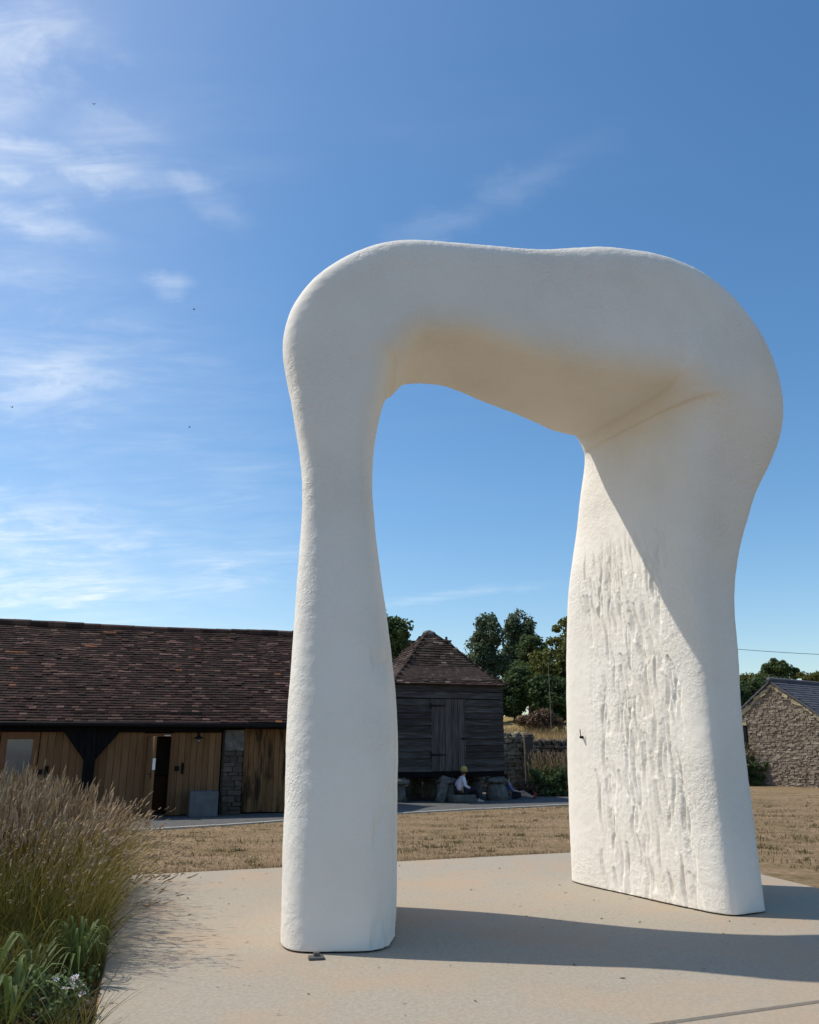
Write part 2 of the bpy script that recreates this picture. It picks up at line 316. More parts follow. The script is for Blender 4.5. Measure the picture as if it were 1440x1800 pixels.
# ------------------------------------------------------------------ ground
def hgt(x, y):
    x = np.asarray(x, float); y = np.asarray(y, float)
    lf = 1 - sstep(9.5, 13.5, x) * (1 - sstep(46, 60, y))
    z = lf * (sstep(33.6, 36.5, y) * 1.35 + sstep(36, 62, y) * 2.3) + sstep(60, 200, y) * 2.0
    return z * sstep(-60, -30, x + 0 * y) if False else z
def build_ground():
    xs = np.unique(np.concatenate([np.linspace(-700, -40, 12), np.linspace(-40, 40, 81), np.linspace(40, 700, 12)]))
    ys = np.unique(np.concatenate([np.linspace(-300, -10, 8), np.linspace(-10, 70, 81), np.linspace(70, 900, 20)]))
    X, Y = np.meshgrid(xs, ys); Z = hgt(X, Y)
    v = np.stack([X, Y, Z], -1).reshape(-1, 3); nx = len(xs)
    f = []; mi = []
    for j in range(len(ys) - 1):
        for i in range(nx - 1):
            f.append((j * nx + i, j * nx + i + 1, (j + 1) * nx + i + 1, (j + 1) * nx + i)); mi.append(1 if ys[j] > 33.4 and hgt(xs[i], ys[j] + .5) > .05 else 0)
    o = link_mesh('ground', np_mesh('ground', v, f, [M_LAWN, M_FIELD], mi, True)); tag(o, 'dry lawn burnt brown by sun, rising into a field behind', kind='structure')
build_ground()

SLAB_Z = 0.035
U1 = Vector((.934, .357, 0)); U2 = Vector((.357, -.934, 0)).normalized()      # slab axes: along its back edge, and towards the camera
def build_slabs():
    A = Vector((-3.61, 10.97, 0)); wdt = 7.95
    e = Vector((.305, -.952, 0)); r = Vector((.21, -.977, 0)).normalized()
    B = A + U1 * wdt
    J0 = Vector((1.71, 5.48, 0))
    def hit(P, d):      # where the line P + t d meets the joint line through J0 along U1
        n = Vector((-U1.y, U1.x, 0)); t = (J0 - P).dot(n) / d.dot(n); return P + d * t
    Dp, C = hit(A, e), hit(B, r)
    def slab(name, pts, lab):
        m = MB(); n = len(pts)
        vs = [Vector((p.x, p.y, -.12)) for p in pts] + [Vector((p.x, p.y, SLAB_Z)) for p in pts]
        m.add(vs, [tuple(range(n - 1, -1, -1)), tuple(range(n, 2 * n))] + [(i, (i + 1) % n, (i + 1) % n + n, i + n) for i in range(n)])
        o = m.build(name, M_CONC, bevel=0.012); tag(o, lab, kind='structure')
    slab('concrete_slab', [Dp, C, B, A], 'pale concrete slab under the white arch')
    g = U2 * 0.03
    slab('concrete_apron', [Dp + g + e * 5, C + g + r * 5, C + g, Dp + g], 'front concrete apron beyond the joint line')
    return A, Dp, e
SLAB_A, SLAB_D, SLAB_E = build_slabs()

def sheet(name, pts, z, m, kind='structure', label=None):
    mb = MB(); mb.add([(p.x, p.y, z) for p in pts], [tuple(range(len(pts)))]); o = mb.build(name, m); tag(o, label, kind=kind); return o
def build_path():
    near = [G(-420, 1480), G(0, 1470), G(285, 1459), G(380, 1453), G(480, 1446), G(600, 1438), G(711, 1431), G(800, 1426), G(900, 1421), G(1005, 1416), G(1120, 1411)]
    far = [Vector((7.5, 30.5, 0)), Vector((4, 30.5, 0)), Vector((-4, 28.5, 0)), Vector((-16, 22, 0))]
    sheet('path', near + far, 0.006, M_PATH, label='grey path along the fronts of the barn and granary')
    k = MB()
    for a, b in zip(near[:-1], near[1:]):
        d = (b - a); n = Vector((-d.y, d.x, 0)).normalized()
        L = d.length; q = max(1, int(L / 0.9))
        for i in range(q):
            p0 = a + d * (i / q) + d.normalized() * .006; p1 = a + d * ((i + 1) / q) - d.normalized() * .006
            h = 0.035 + random.uniform(-.006, .006); w = .09
            vs = [p0 - n * .02, p1 - n * .02, p1 + n * w, p0 + n * w]
            k.add([(v.x, v.y, -.02) for v in vs] + [(v.x, v.y, h) for v in vs], [(4, 5, 6, 7), (0, 1, 5, 4), (1, 2, 6, 5), (2, 3, 7, 6), (3, 0, 4, 7)])
    o = k.build('kerb', M_KERB); tag(o, 'low pale edging stones along the path', kind='structure')
build_path()
bed = [SLAB_A + Vector((-.02, 0, 0)), SLAB_A + SLAB_E * 12 + Vector((-.02, 0, 0)), Vector((-6, -1, 0)), Vector((-8.5, 11.3, 0)), SLAB_A + Vector((-.5, .35, 0))]
sheet('flower_bed', bed, 0.012, M_SOIL, label='dark soil of the planting bed')

# ------------------------------------------------------------------ the white arch (a plain plastered arch of the photo's size)
def catmull(P, n):
    P = np.asarray(P, float); out = []
    for i in range(len(P) - 1):
        p0, p1, p2, p3 = P[max(i - 1, 0)], P[i], P[i + 1], P[min(i + 2, len(P) - 1)]
        for t in np.linspace(0, 1, n, endpoint=False):
            out.append(.5 * ((2 * p1) + (-p0 + p2) * t + (2 * p0 - 5 * p1 + 4 * p2 - p3) * t * t + (-p0 + 3 * p1 - 3 * p2 + p3) * t ** 3))
    out.append(P[-1]); return np.array(out)
#            x      y     z     a     b    axis angle of b (deg from +Y, + towards -X)  exponent
ARCH = [(-.61, 8.02, -.02, .48, 1.00, 2, 4.2),
        (-.61, 8.02, .90, .49, .98, 2, 4.2),
        (-.62, 8.00, 1.9, .49, .90, 2, 4.2),
        (-.67, 7.95, 3.0, .40, .76, 2, 4.4),
        (-.72, 7.92, 4.0, .34, .66, 2, 4.8),
        (-.76, 7.90, 4.85, .44, .66, 3, 5.2),
        (-.70, 7.92, 5.52, .60, .70, 4, 5.2),
        (-.25, 8.02, 6.00, .60, .72, 7, 5.2),
        (.45, 8.22, 6.13, .60, .74, 11, 5.2),
        (1.25, 8.53, 6.12, .72, .82, 16, 5.2),
        (2.10, 8.82, 6.12, .86, 1.0, 20, 5.2),
        (2.86, 9.10, 5.98, .82, 1.12, 24, 5.2),
        (3.26, 9.32, 5.26, .74, 1.14, 26, 5.2),
        (3.02, 9.47, 4.32, .54, 1.10, 27, 5.2),
        (2.80, 9.56, 3.40, .42, 1.10, 28, 5.2),
        (2.72, 9.60, 2.4, .35, 1.15, 28, 5.4),
        (2.68, 9.61, 1.2, .32, 1.19, 28, 5.6),
        (2.68, 9.61, -.02, .32, 1.22, 28, 5.6)]
def gouges(gs, nv):
    """short scattered chisel strokes: (vertex, across, height, mask)"""
    out = np.zeros(nv)
    if not gs: return out
    g = np.array(gs); idx = g[:, 0].astype(int); s, z, m = g[:, 1], g[:, 2], g[:, 3]; acc = np.zeros(len(g)); rng = np.random.default_rng(5)
    for k in range(170):
        s0, z0 = rng.uniform(-.8, .62), rng.uniform(.02, 3.9); L = rng.uniform(.10, .42); w = rng.uniform(.018, .042); dp = rng.uniform(.016, .04); tl = rng.normal(.16, .10)
        dz = z - z0; t = dz / L; ds = s - s0 - tl * dz - .03 * np.sin(dz * 9 + k)
        env = np.clip(1 - np.abs(t), 0, 1) ** .45
        prof = np.where(ds < 0, np.clip(1 + ds / (w * .3), 0, 1), np.clip(1 - ds / (w * 1.8), 0, 1))
        acc = np.minimum(acc, -dp * env * prof) - .004 * env * np.clip(1 - np.abs(ds / w), 0, 1)
    out[idx] = acc * m; return out
def build_arch():
    P = catmull(ARCH, 14); n = 72; vs = []; fs = []
    c = P[:, :3]; tan = np.gradient(c, axis=0)
    for i in range(len(P)):
        a, b, an, ex = P[i, 3:7]
        t = Vector(tan[i]); 
        eb = Vector((-math.sin(math.radians(an)), math.cos(math.radians(an)), 0))
        t = (t - eb * t.dot(eb)).normalized(); ea = eb.cross(t).normalized()
        if i in (0, 1, 2) or i > len(P) - 4: t = Vector((0, 0, 1 if i < 5 else -1)); ea = eb.cross(t).normalized()
        for k in range(n):
            th = 2 * math.pi * k / n; cs, sn = math.cos(th), math.sin(th)
            u = math.copysign(abs(cs) ** (2 / ex), cs) * a; v = math.copysign(abs(sn) ** (2 / ex), sn) * b
            vs.append(Vector(c[i]) + ea * u + eb * v)
    m = len(P)
    for i in range(m - 1):
        for k in range(n): fs.append((i * n + k, i * n + (k + 1) % n, (i + 1) * n + (k + 1) % n, (i + 1) * n + k))
    fs.append(tuple(range(n - 1, -1, -1))); fs.append(tuple(range((m - 1) * n, m * n)))
    me = bpy.data.meshes.new('tmp'); me.from_pydata(vs, [], fs)
    bm = bmesh.new(); bm.from_mesh(me); bmesh.ops.recalc_face_normals(bm, faces=bm.faces); bm.to_mesh(me); bm.free()
    tmp = bpy.data.objects.new('tmp', me); COL.objects.link(tmp)
    rm = tmp.modifiers.new('r', 'REMESH'); rm.mode = 'VOXEL'; rm.voxel_size = 0.012
    sm = tmp.modifiers.new('s', 'SMOOTH'); sm.iterations = 10; sm.factor = .5
    dg = bpy.context.evaluated_depsgraph_get(); me2 = bpy.data.meshes.new_from_object(tmp.evaluated_get(dg))
    bpy.data.objects.remove(tmp)
    nv = len(me2.vertices); co = np.empty(nv * 3, np.float32); me2.vertices.foreach_get('co', co); co = co.reshape(-1, 3)
    no = np.empty(nv * 3, np.float32); me2.vertices.foreach_get('normal', no); no = no.reshape(-1, 3)
    disp = np.zeros(nv); gs = []
    fd = Vector((-math.cos(math.radians(30)), -math.sin(math.radians(30)), 0)); bd = Vector((-math.sin(math.radians(30)), math.cos(math.radians(30)), 0))
    for i in range(nv):
        p = Vector(co[i]); nn = Vector(no[i])
        d = mnoise.noise(p * 1.3) * .010 + mnoise.noise(p * 4.5) * .003 + mnoise.noise(p * 13) * .0022
        w = nn.dot(fd)
        if p.x > 1.2 and w > .35 and p.z < 4.3:          # raked tool marks down the inner face of the right leg
            s = p.dot(bd) - Vector((2.73, 9.555, 0)).dot(bd)
            msk = float(sstep(.35, .8, w) * (1 - sstep(3.3, 4.3, p.z)) * (1 - sstep(.66, .82, abs(s + .06))))
            if msk > .001:
                gs.append((i, s, p.z, msk)); d += msk * (.0025 * mnoise.noise(p * 30) + .006 * mnoise.noise(Vector((s * 5, p.z * 1.4, 2))) + .0025 * mnoise.noise(Vector((s * 38, p.z * 5, 4))))
        elif p.x < .4 and p.z < 3.4 and nn.dot(Vector((.8, -.1, 0))) > .4:
            d += -.02 * max(0, 1 - abs(mnoise.noise(Vector((p.y * 6, p.z * .9, 1)))) * 6) * (1 - float(sstep(2.2, 3.4, p.z)))
        disp[i] = d
    disp += gouges(gs, nv)
    co = co + no * disp[:, None]
    co[:, 2] = np.maximum(co[:, 2], 0)
    me2.vertices.foreach_set('co', co.astype(np.float32).ravel()); me2.materials.clear(); me2.materials.append(M_PLASTER); smooth_mesh(me2)
    o = link_mesh('arch_sculpture', me2, loc=(0, 0, SLAB_Z + .014)); me2.name = 'arch_sculpture'
    tag(o, 'tall white plastered arch on two broad legs standing on the concrete slab', 'sculpture')
    for row in (P[1], P[-2]):          # black insert under each foot, painting in the shade of the gap
        gap_mb = MB(); vs = []; a_, b_, an, ex_ = row[3] - (.03 if row[0] < 0 else .085), row[4] - .03, math.radians(row[5]), row[6]
        for zz in (-.0138, .03):
            for k in range(48):
                th = 2 * math.pi * k / 48; cs, sn = math.cos(th), math.sin(th); u = math.copysign(abs(cs) ** (2 / ex_), cs) * a_; v = math.copysign(abs(sn) ** (2 / ex_), sn) * b_
                vs.append((row[0] + u * math.cos(an) - v * math.sin(an), row[1] + u * math.sin(an) + v * math.cos(an), zz))
        gap_mb.add(vs, [(k, (k + 1) % 48, 48 + (k + 1) % 48, 48 + k) for k in range(48)] + [tuple(range(47, -1, -1)), tuple(range(48, 96))]); gap_mb.build('foot_gap_shade', M_BLACK, o)
    # small dark bolt in the right leg and the anchor clip at the foot of the left
    q = D(1026, 1294, 9.9)
    dg = bpy.context.evaluated_depsgraph_get(); dr = ray(1026, 1296)
    ok, hit, nor, _ = o.ray_cast(Vector((0, 0, CAM_H)) - o.location, dr)
    if ok:
        b = MB(); b.tube([hit - dr.normalized() * -.02, hit + nor * .045], .016, 8); b.tube([hit + nor * .04, hit + nor * .045 + Vector((0, 0, .09))], .005, 5)
        b.build('bolt', M_BLACK, o)
    a = G(556, 1687, SLAB_Z); m = MB(); m.box(-.06, .06, -.03, .05, 0, .022); m.box(-.02, .025, -.01, .03, .022, .05)
    m.build('anchor_plate', M_GREYSTONE, o, loc=Vector((a.x, a.y, -.0135)), rot=(0, 0, .2), bevel=.006)
build_arch()

# ------------------------------------------------------------------ tiles
TILE_F = [(4, 5, 6, 7), (0, 1, 5, 4), (1, 2, 6, 5), (3, 0, 4, 7), (0, 3, 2, 1)]
def tile_mats(spots, parent, mats, weights, n_obj, w, l, t, name='roof_tile', field='roof_tile_courses'):
    """spots: list of 4x4 matrices in the parent's space, the ones that show largest first"""
    base = np.array([(-w / 2, 0, 0, 1), (w / 2, 0, 0, 1), (w / 2, l, 0, 1), (-w / 2, l, 0, 1), (-w / 2, 0, t, 1), (w / 2, 0, t, 1), (w / 2, l, t * .5, 1), (-w / 2, l, t * .5, 1)])
    meshes = []
    for m in mats:
        b = MB(); b.add(base[:, :3], TILE_F); meshes.append(b.mesh(name, m))
    pick = random.choices(range(len(mats)), weights, k=len(spots))
    for k in range(1, len(pick)):
        if random.random() < .22: pick[k] = pick[k - 1]
    for M, k in zip(spots[:n_obj], pick):
        o = link_mesh(name, meshes[k], parent); o.matrix_local = M
    V = []; F = []; MI = []
    for k, M in enumerate(spots[n_obj:]):
        V.append((np.array(M) @ base.T).T[:, :3]); F.extend([tuple(i + 8 * k for i in f) for f in TILE_F]); MI.extend([pick[n_obj + k]] * len(TILE_F))
    if V:
        o = link_mesh(field, np_mesh(field, np.concatenate(V), F, mats, MI), parent); o['kind'] = 'stuff'

# ------------------------------------------------------------------ left barn
ALPHA = math.radians(18)
def frame_of(origin, ang):
    ex = Vector((math.cos(ang), math.sin(ang), 0)); ey = Vector((-math.sin(ang), math.cos(ang), 0)); o = Vector((origin.x, origin.y, 0))
    def loc(px, py, yl=0.0):
        d = ray(px, py); C = Vector((0, 0, CAM_H)); t = ((o + ey * yl - C).dot(ey)) / d.dot(ey); h = C + d * t
        return (h - o).dot(ex), h.z
    return loc
def build_barn():
    O = G(400, 1432); bl = frame_of(O, ALPHA)
    root = empty('barn', (O.x, O.y, 0), ALPHA)
    tag(root, 'long low barn with brown clay tile roof and oak plank front', 'barn')
    X = lambda px, py=1360, yl=0: bl(px, py, yl)[0]
    Z = lambda py, px=400, yl=0: bl(px, py, yl)[1]
    x0, x1 = X(-420), X(585); HD = 2.9; eave_y = -.38
    ez = Z(1269, 300, eave_y); rz = Z(1104, 250, HD); top = ez + .32 * (rz - ez) / (HD - eave_y) * 1.0
    zt = ez + (-eave_y) * (rz - ez) / (HD - eave_y) - .08
    # walls
    m = MB(); m.box(x0, x1, 2 * HD - .3, 2 * HD, 0, zt); m.build('back_wall', M_STONE, root)
    for xx in (x0, x1 - .3):
        m = MB(); m.prism([(0, 0), (2 * HD - .35, 0), (2 * HD - .35, zt - .05), (HD - .02, rz - .12), (0, zt - .05)], 0, .3)
        o = m.build('end_wall', M_STONE, root); o.rotation_euler = (0, 0, math.pi / 2); o.location = (xx + .3, .02, 0)
    m = MB(); m.box(x0 + .3, x1 - .3, .04, 2 * HD - .3, 0.008, .02); m.build('floor_slab', M_PATH, root)
    pa, pb = X(200), X(386)
    m = MB(); m.box(pa, pa + .1, .06, 2 * HD - .3, .02, zt); m.box(pb, pb + .1, .06, 2 * HD - .3, .02, zt); m.box(pa + .1, pb, 2.2, 2.3, .02, zt); m.build('partition', M_INNER, root)
    m = MB(); m.box(x0 + .3, x1 - .3, .06, 2 * HD - .3, zt, zt + .04); m.build('ceiling', M_INNER, root)
    m = MB(); cx = X(290, 1380); m.box(cx - .25, cx + .35, 1.4, 2.0, .02, .85); m.build('cupboard', M_FRAME, root, bevel=.01)
    # planks
    ztop = Z(1288)
    def planks(pa, pb, w, mt, ztp=ztop, z0=0.03):
        a, b = X(pa), X(pb); n = max(1, round((b - a) / w)); ww = (b - a) / n
        for i in range(n):
            g = .006; dy = random.uniform(-.006, .006)
            q = MB(); q.box(a + i * ww + g / 2, a + (i + 1) * ww - g / 2, -.012 + dy, .03 + dy, z0 + random.uniform(0, .02), ztp); q.build('plank', mt, root, bevel=.004)
    m = MB(); m.box(x0 + .3, X(248), .032, .05, 0, zt); m.box(X(301), x1 - .3, .032, .05, 0, zt); m.box(X(248), X(301), .032, .05, ztop - .06, zt); m.build('wall_lining', M_BLACKWOOD, root)
    planks(-420, -8, .19, M_OAK)
    planks(64, 249, .165, M_OAK); planks(300, 386, .135, M_OAK, ztop, .01); planks(426, 560, .125, M_OAKST, Z(1281))
    # glazed door
    g0, g1 = X(-6), X(63); fr = empty('glazed_door', (0, 0, 0), 0, root)
    m = MB(); w = .13
    m.box(g0, g0 + w, -.05, .025, .02, ztop); m.box(g1 - w, g1, -.05, .025, .02, ztop); m.box(g0 + w, g1 - w, -.05, .025, ztop - .16, ztop); m.box(g0 + w, g1 - w, -.05, .025, .02, .25)
    m.build('frame', M_FRAME, fr, bevel=.008)
    m = MB(); m.box(g0 + w + .002, g1 - w - .002, -.022, -.01, .252, ztop - .162); m.build('glass', M_GLASS, fr)
    m = MB(); hx = g1 - w * .5; m.tube([(hx, -.05, .93), (hx, -.1, .93), (hx - .12, -.1, .93)], .012, 6); m.build('handle', M_BLACK, fr)
    # open doorway
    d0, d1 = X(249), X(301); dr = empty('door', (0, 0, 0), 0, root)
    m = MB(); m.box(d0, d0 + .07, -.03, .12, .02, ztop - .02); m.box(d1 - .06, d1, -.03, .12, .02, ztop - .02); m.box(d0 + .07, d1 - .06, -.03, .12, ztop - .1, ztop - .02); m.build('frame', M_FRAME, dr, bevel=.006)
    m = MB(); m.box(0, .055, -.72, 0, .03, ztop - .1); o = m.build('door_leaf', M_OAK, dr, loc=(d0 + .075, -.03, 0), rot=(0, 0, math.radians(11)), bevel=.005)
    m = MB(); m.box(-.008, .0, -.66, -.60, .86, 1.05); m.tube([(-.01, -.63, .96), (-.05, -.63, .96), (-.05, -.52, .96)], .01, 6); m.build('handle', M_BLACK, o)
    m = MB(); m.box(-.004, .059, -.728, -.721, 1.05, 1.3); m.build('lock_plate', M_WHITE, o)
    m = MB(); m.box(d1 - .22, d1 - .08, -.034, -.031, ztop - .085, ztop - .06); m.build('door_closer', M_WHITE, dr)
    # black lock plates and pulls on the boarded doors
    for px, py in ((311, 1351), (71, 1357)):
        a, z = bl(px, py, -.03); h = empty('door_pull', (a, -.019, z), 0, root)
        m = MB(); m.box(-.05, .05, -.012, 0, -.055, .055); m.build('lock_plate', M_BLACK, h, bevel=.004)
        m = MB(); m.tube([(.13, 0, -.11), (.13, -.05, -.1), (.13, -.055, 0), (.13, -.05, .1), (.13, 0, .11)], .022, 6); m.box(.1, .16, -.01, 0, -.12, .13); m.build('pull', M_BLACK, h)
    # posts and braces
    for px in (155, -190):
        a = X(px); po = empty('post', (a, 0, 0), 0, root)
        m = MB(); m.box(-.12, .12, -.2, -.02, 0, ztop + .12); m.build('upright', M_BLACKWOOD, po, bevel=.015)
        m = MB(); m.prism([(-.12, ztop - .62), (-.12, ztop - .38), (-.36, ztop - .03), (-.36, ztop + .02), (-.62, ztop + .02)], -.17, -.05); m.build('brace', M_BLACKWOOD, po)
        m = MB(); m.prism([(.12, ztop - .62), (.62, ztop + .02), (.36, ztop + .02), (.36, ztop - .03), (.12, ztop - .38)], -.17, -.05); m.build('brace', M_BLACKWOOD, po)
        m = MB(); m.prism([(-.12, ztop - .4), (.12, ztop - .4), (.36, ztop - .01), (-.36, ztop - .01)][::1], -.165, -.06); m.build('gusset', M_BLACKWOOD, po)
    m = MB(); m.box(x0, X(384), -.16, .028, ztop + .004, zt - .01); m.box(X(384), x1, -.12, .028, Z(1281) + .004, zt - .01); m.build('eave_beam', M_BLACKWOOD, root, bevel=.01)
    m = MB(); m.box(x0, x1, eave_y + .02, eave_y + .045, ez - .13, ez - .02); m.build('fascia', M_BLACKWOOD, root)
    m = MB()
    for k in range(9):
        a0 = math.pi + math.pi * k / 8; 
    pts = [(math.cos(math.pi + math.pi * k / 8) * .055, math.sin(math.pi + math.pi * k / 8) * .055) for k in range(9)]
    m.tube([(x0, eave_y - .04, ez - .055), ((x0 + x1) / 2, eave_y - .04, ez - .065), (x1, eave_y - .04, ez - .07)], .052, 10); m.build('gutter', M_BLACK, root, smooth=True)
    m = MB(); m.box(x0, x1, eave_y + .045, -.12, ez - .02, ez); m.build('soffit', M_BLACKWOOD, root)
    # stone pillar
    p0, p1 = X(386), X(425); pl = empty('pillar', (p0, -.02, 0), 0, root); pw = p1 - p0
    m = MB(); m.box(.03, pw - .02, -.05, .05, 0, Z(1283)); m.build('core', M_CORE, pl)
    m = MB(); m.box(.07, pw, -.13, .04, Z(1320), Z(1283)); m.build('padstone', M_GREYSTONE, pl, bevel=.015)
    z = 0.0
    while z < Z(1320) - .05:
        hh = min(random.uniform(.07, .15), Z(1320) - z); x = .06
        while x < pw - .04:
            ww = min(random.uniform(.12, .34), pw - x)
            if pw - x - ww < .08: ww = pw - x
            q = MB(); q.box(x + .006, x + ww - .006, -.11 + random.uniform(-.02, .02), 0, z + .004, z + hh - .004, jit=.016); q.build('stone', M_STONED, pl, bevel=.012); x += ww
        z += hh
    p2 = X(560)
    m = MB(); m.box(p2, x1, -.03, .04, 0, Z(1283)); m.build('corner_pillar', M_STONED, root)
    # lamp on the boards, small white light under the eave
    a, z = bl(349, 1287, -.02); lp = empty('wall_lamp', (a, -.02, z), 0, root)
    m = MB(); m.tube([(0, 0, 0), (0, -.012, 0)], .045, 10); m.tube([(0, -.01, 0), (0, -.12, .03), (0, -.2, .0), (0, -.22, -.07)], .011, 6); m.build('bracket', M_BLACK, lp)
    m = MB(); m.lathe([(.13, -.155), (.11, -.135), (.04, -.1), (.03, -.06), (.012, -.05)], 14, (0, -.22, 0)); m.build('lamp_shade', M_BLACK, lp, smooth=True)
    m = MB(); m.lathe([(.02, -.25), (.045, -.22), (.045, -.17), (.03, -.15)], 10, (0, -.22, 0)); m.build('bulb_jar', M_GLASS, lp, smooth=True)
    a, z = bl(378, 1284, -.25); m = MB(); m.lathe([(.075, -.03), (.085, -.01), (.085, .0)], 12, (a, -.25, ez - .022)); m.build('soffit_light', M_WHITE, root)
    # roof
    th = math.atan2(rz - ez, HD - eave_y); sl = math.hypot(rz - ez, HD - eave_y)
    R = Matrix.Rotation(th, 4, 'X'); nrm = Vector((0, -math.sin(th), math.cos(th))); up = Vector((0, math.cos(th), math.sin(th)))
    m = MB(); M0 = Matrix.Translation((0, eave_y, ez)) @ R; m.box(x0 - .1, x1 + .1, 0.02, sl, -.06, -.005, 0, M0)
    M1 = Matrix.Translation((0, 2 * HD - eave_y, ez)) @ Matrix.Rotation(math.pi, 4, 'Z') @ R; m.box(-x1 - .1, -x0 + .1, 0, sl, -.06, .01, 0, M1); m.build('roof_deck', M_TILE, root)
    gauge = .102; nc = int(sl / gauge); w = .165; spots = []
    for c in range(nc):
        x = x0 - .1 + (w / 2 if c % 2 else 0); k = 0
        while x < x1 + .1:
            sag = .018 * math.sin(x * .9 + c * .05) + .012 * math.sin(x * 2.3 + c * .21)
            p = Vector((x, eave_y, ez)) + up * (c * gauge - .03 + random.uniform(-.006, .006)) + nrm * (.006 + sag * .6 + random.uniform(0, .005) + (.012 if random.random() < .04 else 0))
            M = Matrix.Translation(p) @ R @ Matrix.Rotation(math.radians(-7 + random.uniform(-2, 2)), 4, 'X') @ Matrix.Rotation(random.uniform(-.02, .02), 4, 'Z') @ Matrix.Rotation(random.uniform(-.02, .02), 4, 'Y')
            spots.append((c + (0 if X(0) < x < X(485) else 100), M)); x += w
    spots.sort(key=lambda s: s[0]); tile_mats([s[1] for s in spots], root, TILES, TILE_W, 300, .162, .15, .018)
    x = x0
    while x < x1:
        L = .44; m = MB(); vs = []; n = 7
        for xx in (x - .004, x + L + .004):
            for k in range(n + 1):
                an = math.radians(-40) + math.radians(260) * k / n; vs.append((xx, HD + math.cos(an) * .13, rz - .05 + math.sin(an) * .13))
        fs = [(k, k + 1, n + 1 + k + 1, n + 1 + k) for k in range(n)] + [tuple(range(n, -1, -1)), tuple(range(n + 1, 2 * n + 2))]
        m.add(vs, fs); o = m.build('ridge_tile', TILES[random.choice((1, 2, 3, 3, 4))], root); o.location.z = random.uniform(-.008, .008) + .02 * math.sin(x * .8); x += L
    # planter
    return bl
bl = build_barn()
def build_planter():
    a, z = bl(331, 1436, -.5); b, _ = bl(381, 1436, -.5); O = G(400, 1432)
    ex = Vector((math.cos(ALPHA), math.sin(ALPHA), 0)); ey = Vector((-math.sin(ALPHA), math.cos(ALPHA), 0))
    P = Vector((O.x, O.y, 0)) + ex * ((a + b) / 2) + ey * -.42
    t = empty('planter', (P.x, P.y, .006), ALPHA); tag(t, 'square grey trough planter against the oak boards', 'planter')
    w = (b - a) / 2; h = .56; m = MB()
    prof = [(-w, h), (-w * .96, 0)]
    m.box(-w, w, -w * .7, -w * .7 + .05, 0, h); m.box(-w, w, w * .7 - .05, w * .7, 0, h); m.box(-w, -w + .05, -w * .7 + .05, w * .7 - .05, 0, h); m.box(w - .05, w, -w * .7 + .05, w * .7 - .05, 0, h)
    m.build('trough', M_ZINC, t, bevel=.012)
    m = MB(); m.box(-w + .051, w - .051, -w * .7 + .051, w * .7 - .051, .02, h - .08); m.build('soil', M_SOIL, t)
build_planter()

